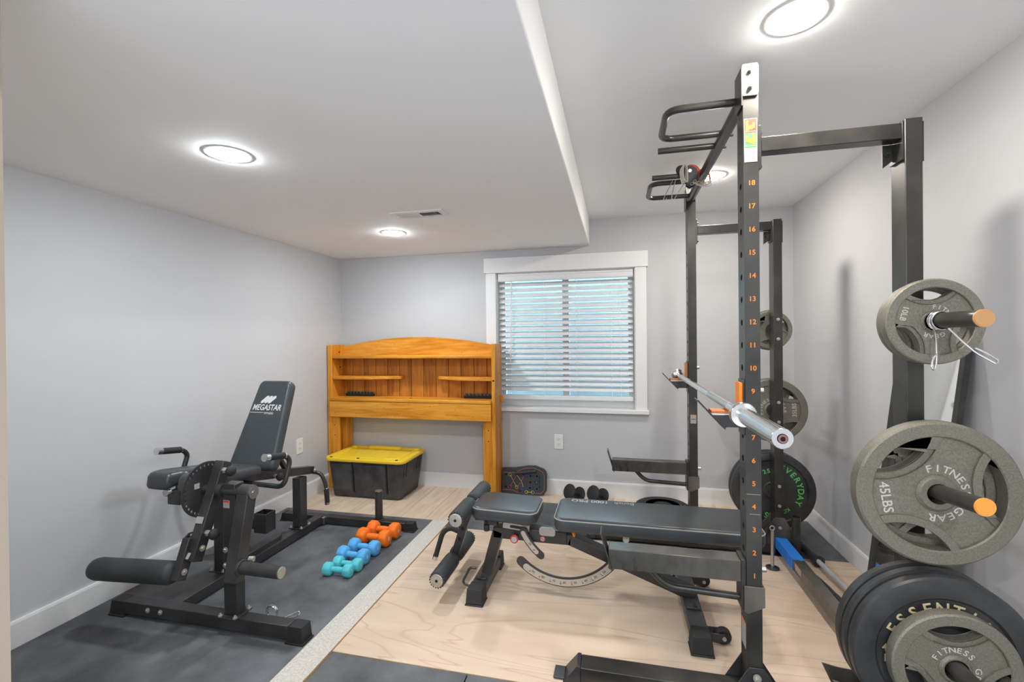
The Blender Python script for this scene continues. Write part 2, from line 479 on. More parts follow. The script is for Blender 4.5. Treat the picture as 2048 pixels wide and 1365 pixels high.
struct(MB().box(XL-WT, XR+WT, YF-WT, YB+WT, H, H+.1).obj('ceiling', 'ceiling_white', smooth=False))
struct(MB().box(XL-WT, XS, YF-WT, YB, HS, H+.02).obj('ceiling_soffit', 'ceiling_white', bev=.006, smooth=True))
BB = .1194
def base_prof(mb, a, b, nrm):
    a, b, n = Vector(a), Vector(b), Vector(nrm)
    pr = [(0, 0), (.014, 0), (.014, BB-.010), (.011, BB), (0, BB)]
    mb.loft([[p + n*t + Vector((0, 0, z)) for t, z in pr] for p in (a, b)])
    return mb
struct(base_prof(MB(), (XL, YF, 0), (XL, YB, 0), (1, 0, 0)).obj('baseboard_left', 'trim_white', smooth=False))
struct(base_prof(MB(), (XL, YB, 0), (XR, YB, 0), (0, -1, 0)).obj('baseboard_back', 'trim_white', smooth=False))
struct(base_prof(MB(), (XR, YF, 0), (XR, YB, 0), (-1, 0, 0)).obj('baseboard_right', 'trim_white', smooth=False))

# ---- window 1: casing, stool, vinyl frame, mullion, two panes
wr = bpy.data.objects.new('window_1', None); COL.objects.link(wr); wr.location = ((OX0+OX1)/2, YB, OZ0); ORIG[wr] = Vector(wr.location); struct(wr)
wr['label'] = 'white framed sliding window behind the half open slatted blind'
YC = YB - .018
MB().box(OX0-.085, OX0, YC, YB, OZ0, OZ1).obj('casing', 'trim_white', wr, bev=.002)
MB().box(OX1, OX1+.085, YC, YB, OZ0, OZ1).obj('casing', 'trim_white', wr, bev=.002)
MB().box(OX0-.099, OX1+.098, YC-.008, YB, OZ1, OZ1+.122).obj('head_casing', 'trim_white', wr, bev=.002)
MB().box(OX0-.099, OX1+.098, YB-.035, YB+.098, OZ0-.030, OZ0+.001).obj('window_sill', 'trim_white', wr, bev=.003)
MB().box(OX0, OX0+.006, YB, YB+.1, OZ0, OZ1).box(OX1-.006, OX1, YB, YB+.1, OZ0, OZ1).box(OX0, OX1, YB, YB+.1, OZ1-.006, OZ1).obj('jamb_liner', 'trim_white', wr)
yw0, yw1 = YB+.095, YB+.135
MB().mesh(shape2d([(OX0-.004, OZ0-.004), (OX1+.004, OZ0-.004), (OX1+.004, OZ1+.004), (OX0-.004, OZ1+.004)], [[(OX0+.05, OZ0+.05), (OX1-.05, OZ0+.05), (OX1-.05, OZ1-.05), (OX0+.05, OZ1-.05)]], (yw1-yw0)/2), frame((0, (yw0+yw1)/2, 0), (1, 0, 0), (0, 0, 1))).obj('window_frame', 'white_plastic', wr, smooth=False)
MB().box(-.433, -.382, yw0-.004, yw1, OZ0+.05, OZ1-.05).obj('mullion', 'white_plastic', wr, bev=.002)
for a, b in ((OX0+.05, -.433), (-.382, OX1-.05)):
    MB().box(a, b, yw0+.018, yw0+.022, OZ0+.05, OZ1-.05).obj('pane', 'glass', wr, smooth=False)
# pale render of the window well outside
ww = struct(MB().box(-1.6, .8, 4.55, 4.65, -.3, 2.05).box(-1.6, .8, YB+WT, 4.55, -.3, .35).obj('wall_outside', 'well_teal', smooth=False))

# ---- blind
bl = thing('window_blind', ((OX0+OX1)/2, YB+.05, OZ0), 'white horizontal slatted blind hanging inside the window recess', 'blind')
MB().box(OX0+.012, OX1-.012, YB+.008, YB+.022, 1.722, 1.786).box(OX0+.012, OX1-.012, YB+.004, YB+.010, 1.728, 1.745).box(OX0+.012, OX1-.012, YB+.004, YB+.010, 1.765, 1.783).obj('valance', 'blind_white', bl, bev=.002)
MB().box(OX0+.02, OX1-.02, YB+.024, YB+.075, 1.745, 1.788).obj('head_rail', 'blind_white', bl)
NS = 20
zs = [1.700 - i * .0452 for i in range(NS)]
M0 = Matrix.Rotation(radians(40), 4, 'X')
first = None
for z in zs:
    if first is None:
        mb = MB()
        L = (OX1-OX0)/2 - .016
        prof = [(-.025, 0), (-.012, .0022), (0, .003), (.012, .0022), (.025, 0), (.025, -.0028), (.012, -.0006), (0, .0002), (-.012, -.0006), (-.025, -.0028)]
        mb.loft([[M0 @ Vector((x, y, zz)) for y, zz in prof] for x in (-L, L)])
        first = mb.obj('slat', 'blind_white', None, origin=(0, 0, 0)); o = first
    else:
        o = first.copy(); COL.objects.link(o)
    o.parent = bl; o.location = Vector((0, 0, z - OZ0))
MB().box(OX0+.016, OX1-.016, YB+.026, YB+.074, .752, .786).obj('bottom_rail', 'blind_white', bl, bev=.004)
for x in (-.85, -.575, -.315, -.04, .03):
    mb = MB()
    for y in (YB+.024, YB+.076): mb.box(x-.0008, x+.0008, y, y+.001, .78, 1.75)
    mb.obj('ladder_cord', 'blind_white', bl, smooth=False)
MB().cyl((-.842, YB+.012, 1.72), (-.856, YB+.012, 1.068), .0042, n=8).cyl((-.856, YB+.012, 1.068), (-.856, YB+.012, 1.045), .006, .004, n=8).obj('tilt_wand', 'white_plastic', bl)

# ---- recessed lamps
def lamp(x, y, z, mat, label, group):
    t = thing('recessed_lamp', (x, y, z-.012), label, 'lamp', group)
    MB().lathe([(.068, .0012), (.068, -.0008), (.083, -.0008), (.086, .0004), (.086, .0012)], (x, y, z-.0014), (0, 0, 1), 40, close=True).obj('trim_ring', 'trim_white', t)
    MB().lathe([(.068, 0), (.066, -.004), (.058, -.0075), (.035, -.0105), (.001, -.012)], (x, y, z-.0008), (0, 0, 1), 32).obj('lens', mat, t)
    return t
g = 'round recessed ceiling lamps'
lamp(-1.466, 1.475, HS, 'lamp_left', 'round lit recessed lamp in the low ceiling nearest the left wall', g)
lamp(-1.474, 2.826, HS, 'lamp_left', 'round lit recessed lamp in the low ceiling beside the air vent', g)
lamp(.518, 1.485, H, 'lamp_right', 'large round lit recessed lamp at the top edge above the rack', g)
lamp(.54, 2.826, H, 'lamp_right', 'round lit recessed lamp half hidden behind the pull-up bar', g)
lamp(.53, -.9, H, 'fill_hall', 'added unseen fill lamp behind the viewer in the high ceiling', g)  # invented pair out of view, put in to brighten the ceiling
lamp(-1.47, -.9, HS, 'fill_hall', 'added unseen fill lamp behind the viewer in the low ceiling', g)

# ---- ceiling vent
vt = thing('ceiling_vent', (-1.105, 2.437, HS-.008), 'white two-way louvred air vent in the low ceiling', 'vent')
vx0, vx1, vy0, vy1 = -1.265, -.945, 2.372, 2.502
MB().mesh(shape2d(rrect(vx0, vx1, vy0, vy1, .006), [[(vx0+.03, vy0+.028), (-1.11, vy0+.028), (-1.11, vy1-.028), (vx0+.03, vy1-.028)], [(-1.10, vy0+.028), (vx1-.03, vy0+.028), (vx1-.03, vy1-.028), (-1.10, vy1-.028)]], .003, .001), Matrix.Translation((0, 0, HS-.004))).obj('vent_frame', 'trim_white', vt)
MB().box(vx0+.028, vx1-.028, vy0+.026, vy1-.026, HS-.0012, HS-.0002).obj('backing', 'dark_void', vt, smooth=False)
for k in range(10):
    for sgn, xa in ((1, vx0+.036), (-1, -1.096)):
        x = xa + k*.0125
        MB().beam((x - sgn*.005, vy0+.028, HS-.007) if 0 else (x, vy0+.028, HS-.0045), (x, vy1-.028, HS-.0045), .0012, .009, up=(sgn*.75, 0, .66)).obj('louvre', 'trim_white', vt, smooth=False)

# ---- outlets
def outlet(c, x, n, label):
    t = thing('wall_outlet', Vector(c) - Vector((0, 0, .058)), label, 'outlet', 'wall outlets')
    M = frame(Vector(c) + Vector(n)*.0005, x, (0, 0, 1))
    mb = MB(); mb.prism(rrect(-.036, .036, -.0585, .0585, .004), .005, M); mb.obj('cover_plate', 'white_plastic', t, bev=.0015)
    for s in (-1, 1):
        mb = MB(); mb.prism(rrect(-.0165, .0165, s*.0195-.014, s*.0195+.014, .008), .0065, M); mb.obj('receptacle', 'trim_white', t, bev=.0008)
        mb = MB()
        for dx in (-.006, .006): mb.prism([(dx-.001, s*.0195-.002), (dx+.001, s*.0195-.002), (dx+.001, s*.0195+.007), (dx-.001, s*.0195+.007)], .0067, M)
        mb.prism(circ(.002, 8, (0, s*.0195-.007)), .0067, M)
        mb.obj('slots', 'dark_void', t, smooth=False)
    mb = MB(); mb.prism(circ(.0025, 10), .0058, M); mb.obj('screw', 'white_plastic', t)
outlet((-.462, YB, .4215), (1, 0, 0), (0, -1, 0), 'white wall outlet under the window on the back wall')
outlet((XL, 3.053, .4345), (0, 1, 0), (1, 0, 0), 'white wall outlet on the left wall beside the headboard')

# ---- floor coverings
def mat_piece(name, x0, x1, y0, y1, zt, mat, label, cat, group=None, edge='rubber_mat_edge', z0=.0005):
    t = thing(name, ((x0+x1)/2, (y0+y1)/2, z0), label, cat, group)
    MB().box(x0, x1, y0, y1, z0, zt-.001).obj('edge', edge, t, smooth=False)
    ed = .010 if x0 < -2 else .0005
    MB().box(x0+.0005, x1-ed, y0+.0005, y1-.0005, zt-.001, zt).obj('top', mat, t, smooth=False)
    return t
g = 'black rubber floor mats'
mat_piece('floor_mat', XL+.016, -1.232, .64, 2.903, .012, 'rubber_mat', 'large dusty black rubber mat under the leg machine', 'mat', g)
mat_piece('floor_mat', -1.108, XR-.016, 2.794, 3.376, .014, 'rubber_mat', 'black rubber mat strip behind the plywood and the bench', 'mat', g)
mat_piece('floor_mat', -1.108, -.548, .50, 1.578, .018, 'rubber_mat', 'black rubber mat in front of the plywood beside the chipboard strip', 'mat', g)
mat_piece('floor_mat', -.544, XR-.016, .50, 1.578, .018, 'rubber_mat', 'black rubber mat under the near foot of the rack', 'mat', g)
mat_piece('floor_strip', -1.228, -1.1115, .55, 2.874, .0265, 'chipboard', 'narrow pale chipboard strip between black mat and plywood', 'board', edge='ply_edge')
mat_piece('plywood_sheet', -1.110, XR-.016, 1.580, 2.792, .020, 'plywood', 'pale plywood sheet on the floor under the bench', 'plywood', edge='ply_edge')
# ================================================================== leg extension machine
FZ = .0125
lm = thing('leg_machine', (-1.96, 2.15, FZ), 'black leg extension machine with reclined seat on the dusty black mat', 'exercise machine')
def foot_cap(x0, x1, y0, y1, z1, parent):
    """tapered rubber shoe over a tube end, standing on a thin lip"""
    MB().frus((x0-.004, x1+.004, y0-.006, y1+.006), (x0-.004, x1+.004, y0-.006, y1+.006), FZ, FZ+.008).frus((x0, x1, y0-.002, y1+.002), (x0+.010, x1-.006, y0+.001, y1-.001), FZ+.008, z1).obj('end_cap', 'rubber_black', parent, bev=.0015)
fb = MB().box(-2.185, -1.325, 1.592, 1.646, .026, .082).obj('front_bar', 'black_metal', lm, bev=.003)
foot_cap(-2.262, -2.180, 1.590, 1.648, .080, lm); foot_cap(-1.330, -1.252, 1.590, 1.648, .083, lm)
for x in (-2.045, -1.975): bolt('bolt', (x, 1.592, .058), (0, -1, 0), lm, .009)
MB().box(-1.998, -1.938, 1.646, 2.682, .022, .072).obj('spine_tube', 'black_metal', lm, bev=.003)
MB().box(-2.245, -1.345, 2.682, 2.734, .018, .066).obj('rear_bar', 'black_metal', lm, bev=.003)
foot_cap(-2.272, -2.236, 2.680, 2.736, .066, lm); foot_cap(-1.350, -1.282, 2.680, 2.736, .067, lm)
MB().box(-1.936, -1.915, 2.655, 2.683, .025, .068).obj('corner_bracket', 'steel', lm, bev=.002)
MB().cyl((-1.540, 2.708, .066), (-1.540, 2.708, .072), .036, n=28).cyl((-1.540, 2.708, .070), (-1.540, 2.708, .256), .0245, n=28).obj('storage_peg', 'black_metal', lm, bev=.002)
MB().cyl((-1.540, 2.708, .256), (-1.540, 2.708, .259), .0225, n=28).obj('peg_cap', 'steel', lm)
def flange(cx, cy, z, w, parent):
    p = MB().box(cx-w/2, cx+w/2, cy-w/2, cy+w/2, z, z+.006).obj('base_plate', 'black_metal', parent, bev=.001)
    for sx, sy in ((-1, -1), (1, -1), (1, 1)):
        bolt('bolt', (cx+sx*w*.40, cy+sy*w*.40, z+.006), (0, 0, 1), p, .007, .009)
# posts
MB().box(-1.998, -1.938, 2.460, 2.520, .078, .388).obj('rear_post', 'black_metal', lm, bev=.003); flange(-1.968, 2.49, .072, .092, lm)
MB().box(-2.030, -1.972, 1.918, 1.972, .078, .530).obj('middle_post', 'black_metal', lm, bev=.003); flange(-2.0, 1.945, .072, .088, lm)
MB().box(-1.640, -1.578, 1.596, 1.646, .088, .647).obj('front_post', 'black_metal', lm, bev=.003); flange(-1.609, 1.620, .082, .092, lm)
st = MB(); st.box(-1.636, -1.604, 1.5945, 1.5955, .545, .578); o = st.obj('sticker', 'sticker_white', lm, smooth=False); MB().box(-1.634, -1.606, 1.5938, 1.5944, .569, .576).obj('sticker_bar', 'red', o, smooth=False)
for z in (.365, .300): bolt('bolt', (-1.628, 1.596, z), (0, -1, 0), lm, .010)
# sloping seat beam
MB().beam((-1.965, 2.592, .406), (-1.965, 1.80, .572), .058, .048).obj('seat_beam', 'black_metal', lm, bev=.003)
MB().box(-2.06, -1.87, 1.76, 1.80, .51, .575).box(-2.06, -2.02, 1.74, 1.95, .55, .582).box(-1.91, -1.87, 1.74, 1.95, .55, .582).obj('seat_bracket', 'black_metal', lm, bev=.002)
MB().box(-2.035, -1.965, 1.680, 1.770, .500, .562).obj('pivot_block', 'black_metal', lm, bev=.003)
MB().cyl((-2.020, 1.680, .560), (-2.020, 1.662, .560), .013, n=16).cyl((-2.020, 1.664, .560), (-2.020, 1.658, .560), .017, n=6).obj('pivot_bolt', 'zinc', lm)
# seat pad: slab with a U notch at its front edge
SM = frame((-1.975, 1.648, .600), (1, 0, 0), (0, cos(radians(-9)), sin(radians(-9))))
def seat_ring(ins):
    w0, w1, L, nr = .168 - ins, .150 - ins, .388, .026 + ins
    pts = []
    def arc(cx, cy, r, a0, a1, n=6):
        for k in range(n+1):
            t = radians(a0 + (a1-a0)*k/n); pts.append((cx + r*cos(t), cy + r*sin(t)))
    rc = .045
    arc(-w0+rc, ins+rc, rc, 180, 270)
    arc(-nr-.02, ins+.02, .02, 270, 360, 4)
    arc(-.0, .070, nr, 180, 0, 10)
    arc(nr+.02, ins+.02, .02, 180, 270, 4)
    arc(w0-rc, ins+rc, rc, 270, 360)
    arc(w1-.03, L-ins-.03, .03, 0, 90)
    arc(-w1+.03, L-ins-.03, .03, 90, 180)
    return pts
mb = MB()
mb.loft([[SM @ Vector((x, y, z - max(0, 1 - y/.10)*(.030 if z < .03 else .006))) for x, y in seat_ring(i)] for z, i in ((0, .016), (.008, .004), (.020, 0), (.038, 0), (.050, .005), (.057, .015), (.060, .030))])
mb.obj('seat_pad', 'vinyl', lm, ang=60)
# backrest
bx, by = (1, 0, 0), (0, 2.268-2.062, 1.022-.560)
BM = frame((-1.957, 2.062, .560), bx, by)
mb = MB(); pad(mb, -.148, .148, 0, .506, -.062, .035, -.016, BM, taper=.27) if 0 else None
BM2 = frame((-1.957, 2.128, .530), (-1, 0, 0), by)      # local z looks towards the viewer
BM2 = Matrix.Translation((0, 0, 0)) @ BM2
zdir = Vector(BM2.col[2][:3])
if zdir.y > 0: BM2 = frame((-1.957, 2.128, .530), (1, 0, 0), by)
mb = MB(); pad(mb, -.145, .145, 0, .512, .062, .035, .018, BM2, taper=.29); mb.obj('backrest', 'vinyl_grey', lm, ang=60)
MB().beam((-1.957, 2.13, .53), (-1.957, 2.30, .90), .05, .03, up=(0, -1, .4)).obj('backrest_bar', 'black_metal', lm, bev=.002)
MB().beam((-1.957, 2.21, .69), (-1.957, 2.36, .47), .03, .02).obj('backrest_strut', 'black_metal', lm, bev=.002)
LM = BM2 @ Matrix.Translation((0, .345, .0628))
mb = MB(); put_text(mb, 'MEGASTAR', LM, .047, .022, .80, .12)
mb.mesh(text_mesh('FITNESS', .012), LM @ Matrix.Translation((.022, -.033, 0)) @ Matrix.Scale(.017, 4))
mb.prism([(-.105, -.0300), (-.012, -.0300), (-.012, -.0275), (-.105, -.0275)], .0003, LM)
for k in range(3):
    x = -.032 + k*.024
    mb.prism([(x-.020, .026), (x-.006, .026), (x+.026, .058), (x+.026, .070), (x+.012, .070), (x-.020, .038)], .0003, LM)
mb.obj('logo', 'print_white', lm, smooth=False)['label'] = 'white MEGASTAR FITNESS print on backrest'
# pivot shaft, lever with weight peg
PY, PZ = 1.612, .612
MB().cyl((-1.745, PY, PZ), (-1.50, PY, PZ), .020, n=24).cyl((-1.672, PY, PZ), (-1.645, PY, PZ), .029, n=24).obj('pivot_shaft', 'black_metal', lm)
lv = MB(); lv.beam((-1.528, PY-.004, PZ), (-1.528, 1.536, .272), .056, .052, up=(0, -1, .2)); lv.cyl((-1.556, PY, PZ+.002), (-1.500, PY, PZ+.002), .031, n=28)
lvo = lv.obj('lever_arm', 'black_metal', lm, bev=.003)
MB().cyl((-1.500, PY, PZ+.002), (-1.496, PY, PZ+.002), .027, n=28).cyl((-1.497, PY, PZ+.002), (-1.493, PY, PZ+.002), .009, n=16).obj('pivot_cap', 'steel', lvo)
MB().cyl((-1.503, 1.545, .328), (-1.492, 1.545, .328), .033, n=28).cyl((-1.495, 1.545, .328), (-1.312, 1.545, .328), .0245, n=28).obj('weight_peg', 'black_metal', lm, bev=.0015)
MB().cyl((-1.312, 1.545, .328), (-1.308, 1.545, .328), .0225, n=24).obj('peg_cap', 'zinc', lm)
MB().cyl((-1.500, 1.585, .345), (-1.480, 1.590, .345), .011, n=16).obj('stop_pin', 'zinc', lm)
# swinging leg arm, range disc, roller
ad = Vector((0, 1.508-1.664, .352-.722)).normalized()
arm = MB().beam((-1.700, 1.664, .722), (-1.700, 1.508, .352), .046, .050, up=(0, 1, -.35)).obj('leg_arm', 'black_metal', lm, bev=.003)
disc = [(0.02*cos(radians(a)), 0.02*sin(radians(a))) for a in ()]
outer = [(.118*cos(radians(a)), .118*sin(radians(a))) for a in range(62, 258, 5)] + [(.02, -.06), (.03, .02)]
holes = [circ(.0062, 10, (.103*cos(radians(a)), .103*sin(radians(a)))) for a in range(72, 250, 11)]
DM = frame((-1.752, PY+.010, PZ-.002), (0, 1, 0), (0, 0, 1))
MB().mesh(shape2d(outer, holes, .0035), DM).obj('range_disc', 'black_metal', lm, smooth=False)
o = MB().box(-1.7465, -1.7462, 1.560, 1.585, .625, .648).obj('sticker', 'sticker_white', lm, smooth=False)
def knob(c, d, name='pull_knob'):
    c = Vector(c); d = Vector(d).normalized()
    k = MB().lathe([(.006, 0), (.016, .002), (.0215, .010), (.023, .018), (.019, .026), (.010, .031), (.001, .033)], c + d*.026, d, 24).obj(name, 'rubber_black', lm)
    MB().cyl(c, c + d*.012, .013, n=6).cyl(c + d*.012, c + d*.028, .009, n=14).obj('collar', 'zinc', k)
knob((-1.677, 1.640, .690), (1, -.1, 0)); knob((-1.677, 1.552, .452), (1, -.1, 0)); knob((-1.936, 2.240, .470), (1, -.15, 0))
o = MB().beam((-1.712, 1.4835, .372), (-1.712, 1.5000, .394), .030, .001, up=(0, -1, .4)).obj('sticker', 'sticker_white', lm, smooth=False)
o = MB().beam((-1.702, 1.5365, .496), (-1.702, 1.5475, .520), .036, .001, up=(0, -1, .4)).obj('sticker', 'sticker_white', lm, smooth=False)
ext = MB().beam((-1.728, 1.523, .440), (-1.728, 1.466, .292), .034, .044, up=(0, 1, -.35)).obj('arm_extension', 'black_metal', lm, bev=.003)
qp = [(1.558, .433), (1.555, .450), (1.535, .452), (1.516, .440), (1.501, .416), (1.493, .379), (1.488, .350), (1.517, .345)]
MB().mesh(shape2d(qp, [], .003), frame((-1.751, 0, 0), (0, 1, 0), (0, 0, 1))).obj('adjuster_plate', 'black_metal', lm, smooth=False)
for y, z in ((1.543, .441), (1.525, .431), (1.511, .409)): bolt('bolt', (-1.747, y, z), (1, 0, 0), lm, .005, .004)
for y, z in ((1.530, .398), (1.478, .322)): bolt('bolt', (-1.677 if z > .35 else -1.711, y, z), (1, 0, 0), lm, .010)
mb = MB(); mb.lathe([(.001, -.004), (.025, -.002), (.040, .006), (.0450, .02), (.0455, .39), (.041, .412), (.028, .424), (.001, .428)], (-1.750, 1.470, .318), (-1, 0, -.060), 36); mb.obj('roller_pad', 'foam', lm, ang=60)
# seat handles (right one in full view, left one beyond the seat)
def handle(xs, x1, name):
    h = MB().tube([(xs, 1.985, .515), (x1, 1.96, .515), (x1, 2.005, .640), (x1, 1.972, .672), (x1, 1.838, .695)], .0125, .045, 12).obj('handle', 'black_metal', lm)
    MB().cyl((x1, 1.957, .6745), (x1, 1.858, .6915), .0165, n=20).obj('grip', 'rubber_black', h)
    MB().cyl((x1, 1.858, .6915), (x1, 1.832, .696), .0185, n=20).obj('chrome_end', 'chrome', h); MB().cyl((x1, 1.966, .673), (x1, 1.958, .6742), .0175, n=20).obj('chrome_ring', 'chrome', h)
handle(-1.93, -1.640, 'r')
handle(-2.00, -2.285, 'l')
h = MB().tube([(-1.955, 2.590, .392), (-1.90, 2.605, .385), (-1.872, 2.615, .32), (-1.862, 2.620, .185)], .0125, .06, 12).obj('rear_handle', 'black_metal', lm)
MB().cyl((-1.868, 2.618, .278), (-1.8625, 2.620, .190), .0155, n=18).obj('grip', 'rubber_black', h)
MB().cyl((-1.8625, 2.620, .190), (-1.862, 2.620, .176), .0165, n=18).obj('chrome_end', 'chrome', h); MB().cyl((-1.8686, 2.618, .286), (-1.868, 2.618, .278), .0165, n=18).obj('chrome_ring', 'chrome', h)
bolt('bolt', (-1.925, 2.58, .410), (1, 0, 0), lm, .010)
# accessory socket behind the middle post
mb = MB(); mb.prism([(1.972, -.03), (2.300, -.03), (2.322, -.022), (2.335, 0), (2.322, .022), (2.300, .03), (1.972, .03)], .062, frame((-1.985, 0, .098), (0, 1, 0), (1, 0, 0)) @ Matrix.Diagonal((1, 1, 1, 1)))
mb.obj('socket_arm', 'black_metal', lm, bev=.003)
mb = MB()
for a in ((-2.020, -2.014, 2.175, 2.245), (-1.946, -1.940, 2.175, 2.245)): mb.box(a[0], a[1], a[2], a[3], .162, .272)
mb.box(-2.020, -1.940, 2.172, 2.178, .162, .272).box(-2.020, -1.940, 2.242, 2.248, .162, .272); mb.obj('socket_tube', 'black_metal', lm, bev=.001)
MB().box(-2.25, -2.020, 2.185, 2.235, .175, .235).obj('cross_tube', 'black_metal', lm, bev=.003)
mb = MB(); mb.tube([(-1.885, 1.90, .505), (-1.878, 1.885, .495), (-1.875, 1.89, .48), (-1.88, 1.91, .478), (-1.886, 1.92, .492)], .003, n=8, closed=True); mb.obj('pin_ring', 'chrome', lm)

# ================================================================== dumbbells
def dumbbell(c, L, R, grip, ang, mat, label, group):
    x, y = c
    t = thing('dumbbell', (x, y, FZ), label, 'dumbbell', group)
    d = Vector((cos(ang), sin(ang), 0)); pr = Vector((-sin(ang), cos(ang), 0)); up = Vector((0, 0, 1))
    zc = FZ + R * cos(pi/8) ; C = Vector((x, y, zc))
    for s in (-1, 1):
        rings = []
        hl = L*.30
        for tt, k in ((0, .55), (.08, .82), (.25, .98), (.5, 1.0), (.8, 1.0), (.93, .90), (1.0, .74)):
            p = C + d * s * (L/2 - hl + hl*tt)
            rings.append([p + (pr*cos(pi/8 + pi/4*i) + up*sin(pi/8 + pi/4*i)) * R * k for i in range(8)])
        mb = MB().loft(rings); h = mb.obj('head', mat, t, bev=R*.16, seg=3, ang=80)
        if s == 1:
            M = frame(C + d*(L/2 + .0004), pr, up)
            mb = MB(); put_text(mb, '3' if R < .04 else ('5' if R < .045 else '8'), M, R*.62, .02); mb.obj('number', 'print_white', h, smooth=False)
    MB().lathe([(grip*1.0, -L*.22), (grip*1.06, -L*.1), (grip*1.12, 0), (grip*1.06, L*.1), (grip, L*.22)], C, d, 20).obj('grip', mat, t)
g = 'row of rubber dumbbells on the black mat'
dumbbell((-1.440, 2.108), .160, .0350, .0135, radians(2), 'rubber_teal', 'small teal dumbbell at the near end of the row on the mat', g)
dumbbell((-1.428, 2.178), .160, .0350, .0135, radians(-1), 'rubber_teal', 'small teal dumbbell second from the near end of the row', g)
dumbbell((-1.445, 2.258), .182, .0430, .0165, radians(-4), 'rubber_blue', 'sky blue dumbbell lying next to the teal pair', g)
dumbbell((-1.440, 2.362), .182, .0430, .0165, radians(-3), 'rubber_blue', 'sky blue dumbbell lying next to the orange pair', g)
dumbbell((-1.445, 2.478), .205, .0500, .0185, radians(-3), 'rubber_orange', 'orange dumbbell nearer the blue ones', g)
dumbbell((-1.440, 2.590), .205, .0500, .0185, radians(-2), 'rubber_orange', 'orange dumbbell farthest back against the machine rear bar', g)

# ---- loose spring collars on the mat
def spring(name, c, axis, R, turns, label, group, arms):
    pass
mb = MB()
pts = [(-1.512 + .026*cos(a), 1.722 + .012 + .026*sin(a)*.0 + .006*a/6.28, FZ + .030 + .026*sin(a)) for a in [k*.3 for k in range(0, 56)]]
pts = [(-1.512 + .027*cos(a), 1.716 + .0052*a/6.283, FZ + .0295 + .027*sin(a)) for a in [k*.3 for k in range(0, 56)]]
tag(mb.tube(pts, .0024, n=7).obj('spring_collar', 'chrome', None), 'chrome coil of a spring collar standing on the mat beside the front bar', 'collar', 'spring collars on the mat')
mb = MB().tube([(-1.470, 1.708, FZ+.004), (-1.430, 1.730, FZ+.006), (-1.398, 1.747, FZ+.010), (-1.392, 1.755, FZ+.018), (-1.402, 1.756, FZ+.026), (-1.432, 1.742, FZ+.014), (-1.465, 1.718, FZ+.003)], .0026, .012, 8)
tag(mb.obj('clip_handle', 'chrome', None), 'chrome wire loop of a spring clip lying on the mat by the right foot', 'collar', 'spring collars on the mat')
# ================================================================== pine bookcase headboard
hx0, hx1 = -2.402, -.925
hb = thing('headboard', ((hx0+hx1)/2, 3.49, 0), 'honey coloured pine bookcase headboard with arched top against back wall', 'headboard')
def side_panel(x0, x1, name='side_panel'):
    o = MB().box(x0, x1, 3.400, 3.606, .001, 1.214).obj(name, 'pine_z', hb, bev=.004)
    return o
side_panel(hx0, hx0+.042); side_panel(hx1-.030, hx1)
# wide legs below the apron
MB().box(hx0+.042, -2.296, 3.404, 3.430, .001, .615).obj('leg', 'pine_z', hb, bev=.003)
MB().box(hx0+.042, -2.292, 3.50, 3.600, .001, .615).obj('leg', 'pine_z', hb, bev=.003)
MB().box(-1.028, hx1-.030, 3.404, 3.430, .001, .615).obj('leg', 'pine_z', hb, bev=.003)
MB().box(-1.040, hx1-.030, 3.50, 3.600, .001, .615).obj('leg', 'pine_z', hb, bev=.003)
for x in (-2.338, -.985):
    mb = MB()
    for z in (.535, .450): mb.cyl((x, 3.4045, z), (x, 3.403, z), .004, n=10)
    mb.obj('screw_holes', 'dark_void', hb)
ix0, ix1 = hx0+.042, hx1-.030
# back boards
bw = .1115; x = ix0
k = 0; edges = [-2.265 + bw*i for i in range(-1, 13)]
edges = [e for e in edges if ix0 < e < ix1]
edges = [ix0] + edges + [ix1]
for a, b in zip(edges[:-1], edges[1:]):
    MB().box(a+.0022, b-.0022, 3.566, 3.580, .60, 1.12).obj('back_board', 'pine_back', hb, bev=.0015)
MB().box(ix0, ix1, 3.580, 3.588, .60, 1.12).obj('backing', 'dark_void', hb, smooth=False)
# arched crest board
mid, half = (ix0+ix1)/2, (ix1-ix0)/2
poly = [(ix0, 1.108), (ix1, 1.108)] + [(mid + half*t, 1.196 + .078*(1-t*t)) for t in [1 - k/14 for k in range(29)]]
mb = MB(); mb.prism(poly, -.024, frame((0, 3.562, 0), (1, 0, 0), (0, 0, 1))); mb.obj('crest_board', 'pine_x', hb, bev=.003)
# shelves
MB().box(ix0-.004, ix1, 3.403, 3.566, 1.098, 1.123).obj('shelf', 'pine_x', hb, bev=.007, seg=3)
def half_shelf(xs, xe):
    s = 1 if xe > xs else -1; L = abs(xe-xs); pts = [(xs, 3.566), (xs, 3.406)]
    pts += [(xs + s*L*.50, 3.406)]
    for t in [k/10 for k in range(1, 11)]:
        pts.append((xs + s*L*(.50 + .46*t), 3.406 + .085*(t*t*(3-2*t))))
    pts += [(xs + s*L*.99, 3.505), (xs + s*L, 3.53), (xs + s*L, 3.566)]
    mb = MB(); mb.prism(pts, .027, Matrix.Translation((0, 0, .921))); mb.obj('half_shelf', 'pine_x', hb, bev=.006, seg=3, ang=60)
half_shelf(ix0, -1.768); half_shelf(ix1, -1.445)
MB().box(ix0-.008, ix1, 3.372, 3.566, .744, .769).obj('shelf', 'pine_x', hb, bev=.005, seg=2)
MB().box(ix0-.010, ix1, 3.376, 3.400, .610, .7425).obj('apron', 'pine_x', hb, bev=.003)
MB().cyl((-1.66, 3.45, .7690), (-1.66, 3.45, .7696), .013, n=16).obj('cable_hole', 'dark_void', hb)
for z, y in ((1.150, 3.51), (1.02, 3.52), (.40, 3.45)): MB().cyl((ix0+.0002, y, z), (ix0+.0010, y, z), .008, n=12).obj('bolt_hole', 'dark_void', hb)
